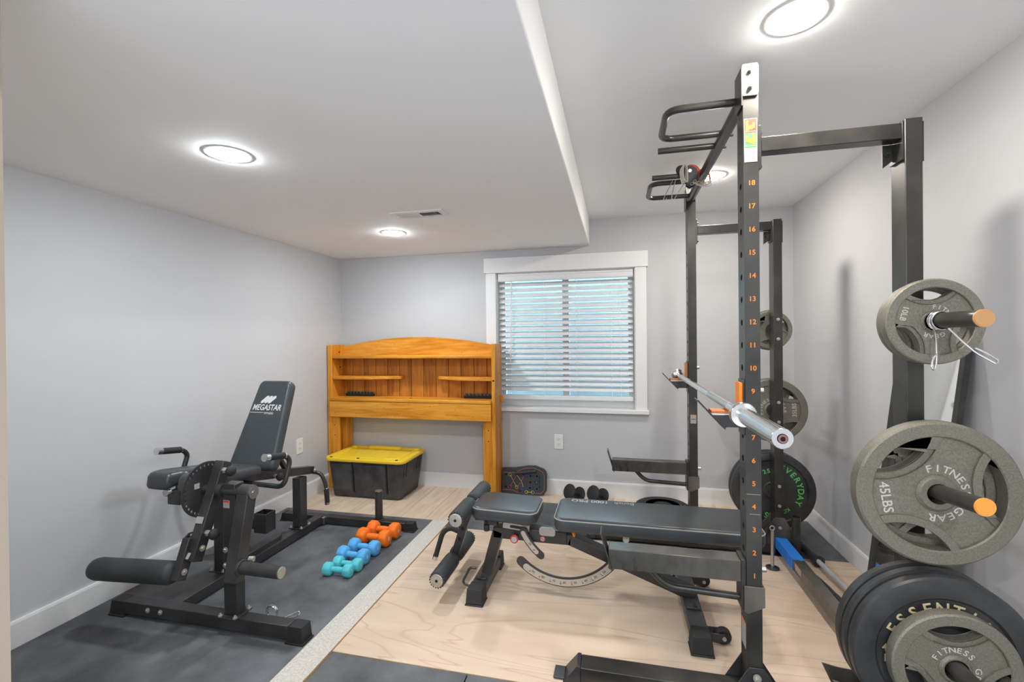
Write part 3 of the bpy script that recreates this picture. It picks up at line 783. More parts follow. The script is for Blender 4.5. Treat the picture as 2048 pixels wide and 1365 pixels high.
for z, y in ((1.148, 3.50), (1.15, 3.58), (.975, 3.52), (.96, 3.585), (.79, 3.50), (.60, 3.585), (.56, 3.5)): MB().cyl((hx1+.0002, y, z), (hx1+.001, y, z), .0045, n=10).obj('bolt_hole', 'dark_void', hb)
MB().cyl((hx1-.014, 3.4002, .925), (hx1-.014, 3.3985, .925), .007, n=10).obj('knot_plug', 'dark_void', hb)
MB().box(hx1, hx1+.020, 3.565, 3.585, .735, .790).obj('side_cleat', 'pine_z', hb, bev=.002)
# ---- ridged black strips lying on the lower shelf
def ridged(x0, x1, y, label):
    t = thing('ridged_strip', ((x0+x1)/2, y, .7692), label, 'strip', 'black ridged strips on the headboard')
    MB().box(x0, x1, y-.012, y+.012, .7694, .790).obj('base', 'rubber_black', t, bev=.002)
    n = int((x1-x0)/.030)
    for k in range(n):
        a = x0 + .006 + k*(x1-x0-.012)/n
        MB().frus((a, a+.022, y-.010, y+.010), (a+.003, a+.019, y-.006, y+.006), .790, .806).obj('ridge', 'board_dark', t)
ridged(-2.31, -2.045, 3.535, 'black ridged plastic strip at the left end of the headboard shelf')
ridged(-1.225, -.960, 3.535, 'black ridged plastic strip at the right end of the headboard shelf')

# ================================================================== storage tote
tt = thing('storage_tote', (-1.95, 3.385, 0), 'black plastic storage tote with yellow lid on the laminate floor', 'storage bin')
mb = MB()
def trr(x0, x1, y0, y1, r, z): return [Vector((x, y, z)) for x, y in rrect(x0, x1, y0, y1, r, 6)]
b0, b1 = (-2.242, -1.648, 3.222, 3.562), (-2.268, -1.612, 3.192, 3.596)
def lerp4(t): return tuple(b0[i] + (b1[i]-b0[i])*t for i in range(4))
rings = [trr(*[v + d for v, d in zip(lerp4(0), (.012, -.012, .012, -.012))], .03, .001)]
for t in (0.03, .3, .6, .85, 1.0): rings.append(trr(*lerp4(t), .035, .001 + .300*t))
mb.loft(rings); tub = mb.obj('tub', 'tote_black', tt, ang=50)
# raised panels and ribs on the tub sides
def on_front(x, z, dy=0):
    t = z/.300; b = lerp4(t); return Vector((x, b[2] - dy, z))
def quad_panel(p, d, n):
    n = Vector(n); mbp = MB(); back = .004 if d > 0 else .001; d = abs(d)
    q = [v - n*back for v in p] + [v + n*d for v in p]
    mbp.add(q, [(0,1,2,3),(4,5,6,7),(0,1,5,4),(1,2,6,5),(2,3,7,6),(3,0,4,7)]); return mbp
for xa, xb, sk in ((-2.235, -2.055, .0), (-1.945, -1.765, .02)):
    quad_panel([on_front(xa+.02, .06), on_front(xb, .055), on_front(xb+.004, .272), on_front(xa, .272)], .010, (0, -1, .1)).obj('side_panel', 'tote_black', tt, bev=.003)
quad_panel([on_front(-2.04, .30), on_front(-1.955, .30), on_front(-1.90, .02), on_front(-2.02, .02)], .002, (0, -1, .1)).obj('side_panel', 'tote_black', tt, bev=.002)
for xr in (-2.052, -1.762):
    quad_panel([on_front(xr+.004, .05), on_front(xr+.016, .05), on_front(xr+.018, .29), on_front(xr+.006, .29)], -.0008, (0, -1, .1)).obj('shade_strip', 'dark_void', tt)  # dark strip painted on as the shade beside each raised panel
for y0, zz in ((3.235, .175), (3.275, .18), (3.47, .185), (3.515, .185)):
    xx = lambda z: b0[1] + (b1[1]-b0[1])*z/.3
    MB().add([Vector((xx(.288)-.003, y0, .288)), Vector((xx(.288)-.003, y0+.012, .288)), Vector((xx(zz)-.003, y0+.012, zz)), Vector((xx(zz)-.003, y0, zz)),
              Vector((xx(.288)+.006, y0, .288)), Vector((xx(.288)+.006, y0+.012, .288)), Vector((xx(zz)+.006, y0+.012, zz)), Vector((xx(zz)+.006, y0, zz))],
             [(0,1,2,3),(4,5,6,7),(0,1,5,4),(1,2,6,5),(2,3,7,6),(3,0,4,7)]).obj('rib', 'tote_black', tt, bev=.002)
# lid: rolled rim, sunken field, raised ridges and corner blocks
lx0, lx1, ly0, ly1 = -2.288, -1.594, 3.168, 3.606
mb = MB()
R4 = lambda i, z, r: trr(lx0+i, lx1-i, ly0+i, ly1-i, r, z)
mb.loft([R4(.004, .296, .055), R4(.0, .300, .06), R4(0, .318, .06), R4(.004, .323, .056), R4(.040, .325, .03), R4(.046, .323, .028), R4(.052, .314, .026)])
lid = mb.obj('lid', 'tote_yellow', tt, ang=45)
for a in ((-2.10, -1.80, ly1-.075, ly1-.030, .338), (lx0+.03, lx0+.085, ly1-.085, ly1-.035, .336), (lx1-.085, lx1-.03, ly1-.085, ly1-.035, .336)):
    MB().frus((a[0], a[1], a[2], a[3]), (a[0]+.006, a[1]-.006, a[2]+.006, a[3]-.006), .314, a[4]).obj('lid_block', 'tote_yellow', lid, bev=.003)
MB().box(-2.12, -1.86, ly0+.062, ly0+.074, .314, .322).obj('lid_ridge', 'tote_yellow', lid, bev=.003)
MB().box(-2.24, -2.17, ly0+.060, ly0+.072, .314, .323).obj('lid_ridge', 'tote_yellow', lid, bev=.003)
MB().tube([(-1.79, ly0+.068, .317), (-1.70, ly0+.068, .317), (-1.668, ly0+.10, .317), (-1.668, ly1-.10, .317)], .006, .03, 8).obj('lid_ridge', 'tote_yellow', lid)
for a, b in (((-2.17, 3.50), (-2.10, 3.30)), ((-1.84, 3.50), (-1.79, 3.30)), ((-2.03, 3.52), (-2.0, 3.47)), ((-1.92, 3.52), (-1.90, 3.47)), ((-1.75, 3.52), (-1.72, 3.42))):
    MB().tube([(a[0], a[1], .3145), (b[0], b[1], .3145)], .0035, n=8).obj('lid_rib', 'tote_yellow', lid)
for x in (-2.228, -1.99, -1.66): MB().cyl((x, ly0+.022, .3225), (x, ly0+.022, .3262), .011, n=12).obj('lid_hole', 'dark_void', lid)
# ================================================================== power rack
RX0, RX1, QX0, QX1 = .407, .453, .858, .904          # front uprights / rear posts, x range
YN0, YN1, YQ0, YQ1 = 1.614, 1.688, 2.812, 2.886      # near frame / far frame, y range
RZ, ZTF, ZTR = .0205, 2.036, 1.908
rk = thing('power_rack', (.65, 2.25, RZ), 'tall black power rack with numbered uprights and orange details', 'power rack')
def zn(n): return .467 + .0754*(n-1)
def upright(y0, y1):
    x0, x1 = RX0, RX1
    mb = MB()
    hs = [zn(n) for n in range(0, 19)]
    lo, hi = hs[0]-.0377, hs[-1]+.0377
    yc, hw, hh, r = (y0+y1)/2 - .002, (y1-y0)/2, .0377, .0108
    N = 16
    for z in hs:
        c, q = [], []
        for i in range(N):
            a = 2*pi*(i+.5)/N; cx, cz = cos(a), sin(a)
            c.append((x0, yc + r*cx, z + r*cz))
            k = min((hw/abs(cx)) if abs(cx) > 1e-6 else 9, (hh/abs(cz)) if abs(cz) > 1e-6 else 9)
            q.append([x0, (y0+y1)/2 + hw*max(-1, min(1, cx*k/hw)), z + hh*max(-1, min(1, cz*k/hh))])
        # pull the four rays next to the corners into the corners
        for i in range(N):
            a = (i+.5)/N*4
            j = round(a - .5) + .5
            if abs(a - j) < .14 and i % 4 in (1,): pass
        inner = [(x0+.004, p[1], p[2]) for p in c]
        vs = c + [tuple(p) for p in q] + inner
        cor = [(x0, y1, z+hh), (x0, y0, z+hh), (x0, y0, z-hh), (x0, y1, z-hh)]
        vs += cor
        fs = []
        for i in range(N):
            j = (i+1) % N
            ya, yb, za, zb = q[i][1], q[j][1], q[i][2], q[j][2]
            if abs(ya-yb) > 1e-7 and abs(za-zb) > 1e-7:
                k = 0 if (ya+yb)/2 > yc and (za+zb)/2 > z else 1 if (za+zb)/2 > z else 2 if (ya+yb)/2 < yc else 3
                fs.append((i, j, N+j, 3*N+k, N+i))
            else: fs.append((i, j, N+j, N+i))
            fs.append((i, 2*N+i, 2*N+j, j))
        mb.add(vs, fs)
    for a, b in ((RZ, lo), (hi, ZTF)): mb.add([(x0, y0, a), (x0, y1, a), (x0, y1, b), (x0, y0, b)], [(0, 1, 2, 3)])
    mb.add([(x0, y0, RZ), (x1, y0, RZ), (x1, y1, RZ), (x0, y1, RZ), (x0, y0, ZTF), (x1, y0, ZTF), (x1, y1, ZTF), (x0, y1, ZTF)],
           [(0, 1, 5, 4), (1, 2, 6, 5), (2, 3, 7, 6), (4, 5, 6, 7), (0, 3, 2, 1)])
    u = mb.obj('upright', 'rack_black', rk, smooth=False)
    MB().box(x0+.005, x1-.003, y0+.003, y1-.003, RZ+.01, ZTF-.01).obj('tube_inside', 'dark_void', u, smooth=False)  # near-black filler box standing in for the shade behind the holes
    return u
un_, uf_ = upright(YN0, YN1), upright(YQ0, YQ1)
for n in range(1, 19):
    mb = MB(); put_text(mb, str(n), frame((.4305, YN0-.0006, zn(n)), *FACE_CAM), .0225, .022); mb.obj('number', 'print_orange', un_, smooth=False)
for i, ch in enumerate('GRIND'):
    mb = MB(); put_text(mb, ch, frame((RX0-.0006, 1.655, 1.980 - i*.0395), (0, -1, 0), (0, 0, 1)), .026, .015); mb.obj('letter', 'print_dull_red', un_, smooth=False)
for z, a, b in ((.7335, .409, .450), (.6685, .417, .449)):
    MB().box(a, b, YN0-.0007, YN0-.0003, z, z+.0016).obj('scratch', 'print_grey', un_, smooth=False)
def flat(x0, x1, z0, z1, y, name, mat, parent):
    return MB().box(x0, x1, y-.0005, y, z0, z1).obj(name, mat, parent, smooth=False)
sk = flat(.4095, .4485, 1.817, 1.958, YN0-.0004, 'warning_sticker', 'sticker_white', un_)
def on_sk(poly, name, mat, d): 
    mb = MB(); mb.prism(poly, .0004, frame((0, YN0-.0009-d, 0), *FACE_CAM)); o = mb.obj(name, mat, un_, smooth=False)
on_sk([(.4115, 1.911), (.4465, 1.911), (.4465, 1.956), (.4115, 1.956)], 'sticker_panel', 'sticker_red', 0)
on_sk([(.4115, 1.864), (.4465, 1.864), (.4465, 1.911), (.4115, 1.911)], 'sticker_panel', 'sticker_green', 0)
armp = [(.002, .006), (.010, .004), (.014, .012), (.020, .010), (.030, .016), (.031, .030), (.025, .034), (.022, .026), (.012, .022), (.009, .034), (.012, .038), (.007, .041), (.002, .036)]
on_sk([(.4455 - x*.95, 1.911 + y) for x, y in armp] if 0 else [(.4125 + (.033-x)*.95, 1.912 + y) for x, y in [(.033-a, b) for a, b in armp]], 'sticker_figure', 'sticker_yellow', .0005)
on_sk([(.4125 + (.033-x)*.95, 1.868 + y) for x, y in armp], 'sticker_figure', 'sticker_yellow', .0005)
flat(.413, .445, 1.8685, 1.8705, YN0-.0012, 'sticker_line', 'sticker_white', un_); flat(.413, .445, 1.9145, 1.9165, YN0-.0012, 'sticker_line', 'sticker_white', un_)
flat(.4115, .4400, .945-.55, .96-.55, YN0+.02, 'scratch', 'worn_black', un_) if 0 else None
s2 = MB().box(RX0-.0012, RX0-.0004, 1.628, 1.676, .215, .300).obj('warning_sticker', 'sticker_white', un_, smooth=False); MB().box(RX0-.0018, RX0-.0012, 1.630, 1.674, .290, .298).obj('sticker_bar', 'print_orange', un_, smooth=False)
s3 = flat(.414, .446, .745, .795, YQ0-.0004, 'warning_sticker', 'sticker_white', uf_); flat(.417, .443, .768, .771, YQ0-.001, 'sticker_mark', 'print_black', uf_); flat(.414, .446, .790, .796, YQ0-.001, 'sticker_bar', 'print_orange', uf_)
# rear posts
for y0, y1 in ((YN0, YN1), (YQ0, YQ1)):
    p = MB().box(QX0, QX1, y0, y1, RZ, ZTR).obj('rear_post', 'rack_black', rk, bev=.0025)
    MB().box(QX1, QX1+.005, y0+.004, y1-.004, 1.775, ZTR-.012).obj('end_plate', 'rack_black', p, bev=.001)
    # top side rail with end plates and corner gusset
    rl = MB().box(RX1+.009, QX0-.006, y0+.004, y0+.052, 1.850, 1.897).obj('side_rail', 'rack_black', rk, bev=.002)
    MB().box(RX1, RX1+.009, y0+.003, y0+.070, 1.795, 1.935).obj('end_plate', 'rack_black', rl, bev=.001)
    MB().box(QX0-.006, QX0, y0+.003, y0+.070, 1.785, 1.901).obj('end_plate', 'rack_black', rl, bev=.001)
    mb = MB(); mb.prism([(QX0-.032, 1.850), (QX0-.004, 1.850), (QX0-.004, 1.800), (QX0-.032, 1.778)], -.004, frame((0, y0+.056, 0), (1, 0, 0), (0, 0, 1))); mb.obj('gusset', 'rack_black', rl, smooth=False)
    bolt('bolt', (QX0-.020, y0+.056, 1.822), (0, -1, 0), rl, .008, .010, 'black_metal')
    for z in (1.920, 1.812): bolt('bolt', (RX1+.009, y0+.036, z), (1, 0, 0), rl, .007, .007, 'black_metal')
# pull-up bar on top brackets
for y, s in ((YN0-.008, 1), (YQ1+.008, -1)):
    a, b = (y, y+.006) if s == 1 else (y-.006, y)
    t = MB(); t.mesh(shape2d(rrect(.4035, .4500, 2.030, 2.132, .005), [], .003, .0008), frame((0, (a+b)/2, 0), (1, 0, 0), (0, 0, 1))); br = t.obj('top_bracket', 'zinc_dull' if s == 1 else 'rack_black', rk, bev=0)
    for z in (2.108, 2.056): MB().cyl((.428, y-.001*s, z), (.428, y - .016*s, z), .0075, n=16).cyl((.428, y - .016*s, z), (.428, y-.0175*s, z), .0062, n=16).obj('pin', 'steel', br)
    y2 = y + .082*s
    mb = MB(); mb.prism([(min(y, y2), 2.000), (max(y, y2), 2.000), (max(y, y2), 2.125 if s == 1 else 2.09), (min(y, y2), 2.125)], .005, frame((.4000, 0, 0), (0, 1, 0), (0, 0, 1))); mb.obj('bracket_cheek', 'rack_black', br, bev=.001)
    mb = MB(); mb.prism([(min(y, y2), 2.036), (max(y, y2), 2.036), (max(y, y2), 2.10), (min(y, y2), 2.125)], .004, frame((.449, 0, 0), (0, 1, 0), (0, 0, 1))); mb.obj('bracket_cheek', 'rack_black', br, bev=.001)
PX, PZ2 = .424, 2.052
pub = MB().cyl((PX, YN0+.035, PZ2), (PX, YQ1-.030, PZ2), .0215, n=28).obj('pull_up_bar', 'black_metal', rk)
pub.data.materials.clear(); pub.data.materials.append(MATS['rack_black'])
def U(ya, yb): return [(PX, ya, PZ2), (.180, ya, PZ2), (.180, yb, PZ2), (PX, yb, PZ2)]
MB().tube(U(1.690, 1.935), .0128, .055, 14).obj('grip_loop', 'rack_black', pub)
MB().tube(U(2.480, 2.735), .0128, .055, 14).obj('grip_loop', 'rack_black', pub)
for y in (2.052, 2.392): MB().cyl((PX, y, PZ2), (.180, y, PZ2), .0128, n=18).obj('straight_grip', 'rack_black', pub, bev=.001)
for y in (1.935, 2.052): bolt('bolt', (PX+.018, y, PZ2-.008), (1, 0, -.4), pub, .006, .008, 'black_metal')
# base: two side feet, rear cross beam, gussets
for y0, y1 in ((YN0, YN1), (YQ0, YQ1)):
    ft = MB().box(-.138, .975, y0, y1, RZ, .079).obj('base_tube', 'rack_black', rk, bev=.003)
    mb = MB(); mb.frus((-.200, -.138, y0-.003, y1+.003), (-.150, -.138, y0-.001, y1+.001), RZ, .082); mb.obj('end_cap', 'black_metal', ft, bev=.001)
    MB().box(-.235, -.195, y0+.006, y1-.006, RZ, .030).obj('foot_tab', 'black_metal', ft, bev=.003)
    for yy, s in ((y0-.005, 1), (y1+.001, 1)):
        mb = MB(); mb.prism([(.345, .022), (.515, .022), (.515, .075), (.455, .168), (.411, .168), (.345, .060)], -.004, frame((0, yy, 0), (1, 0, 0), (0, 0, 1))); mb.obj('gusset', 'black_metal', rk, bev=.001)
        mb = MB(); mb.prism([(.690, .079), (.985, .079), (.904, .230), (.858, .230), (.80, .150), (.70, .156), (.652, .165)], -.004, frame((0, yy, 0), (1, 0, 0), (0, 0, 1))); mb.obj('gusset', 'worn_black', rk, bev=.001)
    bolt('bolt', (.433, y0-.009, .140), (0, -1, 0), rk, .010, .010)
    for z in (.175, .09): bolt('bolt', (.880, y0-.009, z), (0, -1, 0), rk, .008, .008)
bm_ = MB().box(.857, .909, YN1, YQ0, .066, .119).obj('cross_beam', 'worn_black', rk, bev=.002)
MB().box(.8555, .9105, 2.548, YQ0-.010, .0645, .1205).obj('blue_tape', 'blue_tape', bm_, smooth=False)['label'] = 'bright blue tape wrapped around beam end'
mb = MB(); mb.prism([(.8555, 2.548), (.9105, 2.548), (.9105, 2.536), (.9005, 2.542), (.892, 2.532), (.880, 2.545), (.868, 2.537)], .0012, Matrix.Translation((0, 0, .1194))); mb.obj('torn_tape', 'blue_tape', bm_, smooth=False)
MB().box(.8555, .8568, 2.44, 2.515, .083, .114).obj('warning_sticker', 'sticker_white', bm_, smooth=False); MB().box(.8550, .8556, 2.44, 2.515, .109, .114).obj('sticker_bar', 'print_orange', bm_, smooth=False)
mb = MB(); mb.lathe([(.0225, .0), (.0225, .215), (.0195, .215), (.0195, .01)], (.955, 2.785, .036), (0, 0, 1), 24); ho = mb.obj('bar_holder', 'rack_black', rk, ang=50)
MB().box(.905, .985, 2.76, 2.812, RZ, .040).obj('holder_foot', 'black_metal', rk, bev=.002)
# weight pegs
PEG = (1.289, .822, .350)
for z in PEG:
    for y0, d in ((YN0, -1), (YQ1, 1)):
        L = .262; zt = z; zb = .803 if (d == -1 and .7 < z < .9) else z
        pg = MB().cyl((.881, y0, zb - (zt-zb)*.45), (.881, y0 + d*L, zt), .0215, n=26).cyl((.881, y0, zb), (.881, y0 + d*.008, zb), .040, n=26).obj('weight_peg', 'rack_black', rk, bev=.001)
        MB().cyl((.881, y0 + d*L, z), (.881, y0 + d*(L+.004), z), .0225, n=26).cyl((.881, y0 + d*(L+.004), z), (.881, y0 + d*(L+.0055), z), .0205, n=26).obj('peg_cap', 'cap_tan' if z > 1 else 'cap_orange', pg)
        yb = y0 if d == 1 else y0
    for dz in (.055, -.055):
        bolt('bolt', (.881, YQ0, z+dz), (0, -1, 0), rk, .007, .008)

# ================================================================== J-cups, safety arms, barbell
def jcup(y0, y1, label):
    t = thing('j_cup', (.34, (y0+y1)/2, .945), label, 'j-cup', 'J-cups on the rack uprights')
    ym = (y0+y1)/2; F = frame((0, y0, 0), (1, 0, 0), (0, 0, 1))
    mb = MB(); mb.prism([(.302, .990), (.400, .990), (.400, .950), (.352, .950), (.346, .944)], -(y1-y0), F); mb.obj('cradle', 'black_metal', t, bev=.002)
    MB().beam((.262, ym, 1.038), (.348, ym, .943), .062, .004, up=(1, 0, 1)).obj('lip', 'steel' if 0 else 'rack_black', t, bev=.001)
    MB().box(.402, RX0-.0005, y0-.004, y1+.004, .925, 1.108).obj('back_plate', 'black_metal', t, bev=.0015)
    MB().box(.303, .398, y0+.002, y1-.002, .990, .9945).obj('pad_base', 'print_white', t, smooth=False)
    MB().box(.305, .394, y0+.002, y1-.002, .9946, 1.0045).obj('pad', 'pad_orange', t, bev=.002)
    MB().box(.391, .402, y0+.002, y1-.002, 1.008, 1.098).obj('upright_pad', 'print_orange' if y0 < 2 else 'pad_orange', t, bev=.002)
    MB().cyl((RX1+.0005, ym, 1.070), (RX1+.018, ym, 1.070), .0095, n=18).obj('pin', 'steel', t, bev=.001)
jcup(1.620, 1.678, 'black J-cup with orange pads on the near numbered upright')
jcup(2.820, 2.878, 'black J-cup with orange pads on the far upright')
def safety(y0, y1, label):
    t = thing('safety_arm', (.18, (y0+y1)/2, .35), label, 'safety arm', 'spotter arms on the rack uprights')
    ym = (y0+y1)/2
    MB().box(-.036, .392, y0+.006, y1-.006, .440, .509).obj('arm', 'worn_black', t, bev=.002)
    MB().beam((-.062, ym, .562), (-.024, ym, .436), .074, .005, up=(1, 0, .3)).obj('tip_plate', 'rack_black', t, bev=.001)
    MB().tube([(.105, ym, .440), (.160, ym, .384), (.392, ym, .376)], .0115, .05, 14).obj('brace', 'rack_black', t)
    MB().box(.392, RX0-.001, y0+.002, y1-.002, .350, .516).obj('back_plate', 'rack_black', t, bev=.0015)
    F = frame((0, y0-.007, 0), (1, 0, 0), (0, 0, 1))
    mb = MB(); mb.prism([(.398, .350), (.410, .344), (.460, .370), (.460, .434), (.398, .434)], -.005, F); mb.obj('bracket_cheek', 'worn_black', t, bev=.001)
    mb = MB(); mb.prism([(.398, .350), (.410, .344), (.460, .370), (.460, .434), (.398, .434)], -.005, frame((0, y1+.012, 0), (1, 0, 0), (0, 0, 1))); mb.obj('bracket_cheek', 'rack_black', t, bev=.001)
    MB().box(RX1+.001, .460, y0-.006, y1+.006, .372, .433).obj('bracket_back', 'rack_black', t, bev=.001)
    MB().cyl((RX1+.0005, ym, .475), (RX1+.022, ym, .475), .0095, n=18).obj('pin', 'steel', t, bev=.001)
safety(YN0, YN1, 'scuffed black spotter arm on the near upright overlapping the bench')
safety(YQ0, YQ1, 'scuffed black spotter arm on the far upright near the back wall')
bb = thing('barbell', (.36, 2.20, 1.007), 'long chrome barbell resting across the rack on two J-cups', 'barbell')
BX, BZ = .362, 1.0295
MB().cyl((BX, 1.44, BZ-.0115), (BX, 3.00, BZ-.0115), .0132, n=24).obj('shaft', 'chrome', bb)
mbk = MB().cyl((BX, 1.62, BZ-.0115), (BX, 1.95, BZ-.0115), .0136, n=24); mbk.obj('knurling', 'steel', bb)
MB().cyl((BX, 2.48, BZ-.0115), (BX, 2.80, BZ-.0115), .0136, n=24).obj('knurling', 'steel', bb)
BZ -= .0115
for yc, ye, s in ((1.468, 1.120, -1), (2.960, 3.300, 1)):
    sl = MB().lathe([(.0150, -.020), (.0260, -.016), (.0270, .000), (.0360, .004), (.0375, .010), (.0375, .024), (.0350, .030), (.0245, .032), (.0240, .04), (.0238, abs(ye-yc)-.002), (.0225, abs(ye-yc))], (BX, yc - s*.012, BZ), (0, s, 0), 44).obj('sleeve', 'chrome', bb, ang=25)
    e = ye - s*.012
    MB().cyl((BX, e, BZ), (BX, e + s*.001, BZ), .0115, n=20).obj('end_recess', 'dark_void', sl)
    MB().lathe([(.0100, .0012), (.0100, .0028), (.0055, .0028), (.0055, .0012)], (BX, e, BZ), (0, s, 0), 20, close=True).obj('snap_ring', 'pad_dull', sl)

# ================================================================== weight plates
def lens_hole(R, th, k=1.0, n=12):
    """grip opening: bounded outside by a circle of 0.80 R and inside by an arc bulging to the hub"""
    ro, d, ri = .79*R - .0*R, 1.17*R, (.66*k)*R
    a = math.acos((ro*ro + d*d - ri*ri)/(2*ro*d)); b = math.acos((ri*ri + d*d - ro*ro)/(2*ri*d))
    P = [(ro*cos(th + a*t), ro*sin(th + a*t)) for t in [-1 + 2*i/n for i in range(n+1)]]
    P += [(d*cos(th) - ri*cos(th + b*t + 0) , d*sin(th) - ri*sin(th + b*t)) for t in [-1 + 2*i/n for i in range(1, n)]]
    c = P[:n+1]; q = [(d*cos(th) + ri*cos(th + pi + b*t), d*sin(th) + ri*sin(th + pi + b*t)) for t in [-1 + 2*i/n for i in range(1, n)]]
    return c + q
def iron_plate(y_front, zc, R, T, rot, wt, label, group, a_name=120, a_wt=185, hubR=None, text=True):
    xc = .881
    t = thing('weight_plate', (xc, y_front + T/2, zc - R), label, 'weight plate', group)
    hub = .25*R if hubR is None else hubR
    M = frame((xc, y_front + T/2, zc), (1, 0, 0), (0, 0, 1))          # local z looks at the viewer
    mb = MB()
    angs = [radians(rot + 120*k) for k in range(3)]
    holes = [lens_hole(R, a) for a in angs]
    web = shape2d(circ(.90*R, 72), holes + [circ(.0290, 32)], T*.26)
    mb.mesh(web, M)
    # raised bands round the grip openings
    for a in angs:
        big = lens_hole(R, a, 1.15)
        big = [(x, y) for x, y in big]
        small = lens_hole(R, a, 1.0)
        mb.mesh(shape2d(big, [small], T*.40, .001), M)
    h = T/2
    mb.lathe([(.785*R, -h*.86), (.80*R, -h), (.965*R, -h), (.992*R, -h*.8), (R, -h*.45), (R, h*.45), (.992*R, h*.8), (.965*R, h), (.80*R, h), (.785*R, h*.86)], (xc, y_front + h, zc), (0, 1, 0), 80, close=True)
    mb.lathe([(.0290, -h*.95), (.0290, h*.95), (hub*.86, h*.95), (hub, h*.6), (hub*1.02, -h*.6), (hub*.86, -h*.95)], (xc, y_front + h, zc), (0, 1, 0), 48, close=True)
    mb.obj('casting', 'cast_iron', t, ang=30)
    if text:
        Mf = M @ Matrix.Translation((0, 0, T*.265))
        rt = hub + .070*R
        mb = MB(); sz = .138*R
        arc_text(mb, 'FITNESS', Mf, rt + .02*R, sz, a_name, 17.5, .012, wide=1.15)
        mb.obj('lettering', 'print_cast', t, smooth=False)
        mb = MB(); arc_text(mb, 'GEAR', Mf, rt + .02*R, sz, a_name - 7*17.5 - 26, 19, .012, wide=1.15)
        mb.obj('lettering', 'print_cast', t, smooth=False)
        a = radians(a_wt); mb = MB()
        put_text(mb, wt, Mf @ Matrix.Translation((.62*R*cos(a), .62*R*sin(a), 0)) @ Matrix.Rotation(a + pi/2, 4, 'Z'), .175*R, .012, 1.0)
        mb.obj('weight_mark', 'print_cast', t, smooth=False)
    return t
def bumper(y_front, zc, T, label, group, txt=None, mat='print_cream', R=.225, sub=None, rr=.163):
    xc = .881
    t = thing('bumper_plate', (xc, y_front + T/2, zc - R), label, 'weight plate', group)
    h = T/2
    MB().lathe([(.0265, -h*.80), (.052, -h*.80), (.056, -h*.62), (rr, -h*.62), (rr+.007, -h*.95), (.212, -h), (.221, -h*.86), (.225, -h*.55), (.225, h*.55), (.221, h*.86), (.212, h), (rr+.007, h*.95), (rr, h*.62), (.056, h*.62), (.052, h*.80), (.0265, h*.80)], (xc, y_front + h, zc), (0, 1, 0), 88, close=True).obj('rubber_disc', 'bumper', t, ang=28)
    MB().lathe([(.0262, -h*.84), (.040, -h*.84), (.040, h*.84), (.0262, h*.84)], (xc, y_front + h, zc), (0, 1, 0), 40, close=True).obj('steel_insert', 'steel', t)
    if txt:
        Mf = frame((xc, y_front + h - h*.62 - .0004, zc), *FACE_CAM)
        for s, R_, size, a0, st, wd in txt:
            mb = MB(); arc_text(mb, s, Mf, R_, size, a0, st, .018, wide=wd); mb.obj('lettering', mat, t, smooth=False)
        for s, x, z, size in (sub or []):
            mb = MB(); put_text(mb, s, Mf @ Matrix.Translation((x, z, 0)), size, .02, .82); mb.obj('weight_mark', mat, t, smooth=False)
    return t
gN, gF = 'weight plates on the near rear post', 'weight plates on the far rear post'
# near post, top peg
iron_plate(1.556, 1.285, .120, .026, 92, '10LBS', 'small grey iron plate hidden behind the 10LBS plate on the top peg', gN, text=False)
iron_plate(1.524, 1.287, .123, .030, 95, '10LBS', 'small grey iron 10LBS plate facing the viewer on the top near peg', gN, a_name=88, a_wt=165)
# middle peg
iron_plate(1.560, .796, .180, .034, 40, '35LBS', 'grey iron plate hidden behind the big 45LBS plate', gN, text=False)
iron_plate(1.512, .799, .205, .044, 8, '45LBS', 'big grey iron 45LBS plate with three grip holes on the middle near peg', gN, a_name=106, a_wt=189)
# bottom peg
tx = [('ESSENTIALS', .136, .046, 151, 15.0, 1.0)]
bumper(1.573, .3460, .036, 'black rubber bumper plate at the back of the near bottom peg', gN)
bumper(1.534, .3460, .036, 'black rubber bumper plate in the middle of the near bottom peg', gN)
bumper(1.490, .3460, .040, 'black bumper plate lettered ESSENTIALS on the near bottom peg', gN, tx, 'print_cream', sub=[('4.54', -.128, .010, .030), ('KG', -.128, -.020, .030)])
iron_plate(1.446, .3455, .152, .036, 92, '25LBS', 'grey iron plate in front of the ESSENTIALS bumper at the lower right corner', gN, a_name=150, a_wt=300)
# far post
iron_plate(2.925, 1.287, .112, .024, 25, '10LBS', 'small grey iron plate behind the far rear post on the top peg', gF, a_name=120, a_wt=200, text=False)
iron_plate(2.955, 1.287, .120, .024, 60, '10LBS', 'slightly larger grey iron plate rearmost on the far top peg', gF, text=False)
iron_plate(2.905, .8178, .184, .036, 60, '35LBS', 'grey iron 35LBS plate behind the far rear post', gF, a_name=200, a_wt=2)
iron_plate(2.945, .8178, .184, .034, 10, '35LBS', 'grey iron plate rearmost on the far middle peg', gF, text=False)
tx = [('EVERYDAY', .143, .046, 71, 13.8, 1.0), ('S', .146, .046, 255, 15, 1.0), ('25', .118, .034, 113, 11, 1.0), ('KG', .128, .030, -54, 9, 1.0), ('11.3', .128, .030, -72, 6, 1.0)]
bumper(2.905, .3458, .050, 'black bumper plate lettered EVERYDAY in green behind the far rear post', gF, tx, 'print_green', sub=[], rr=.177)
bumper(2.958, .3458, .050, 'black bumper plate rearmost on the far bottom peg', gF)
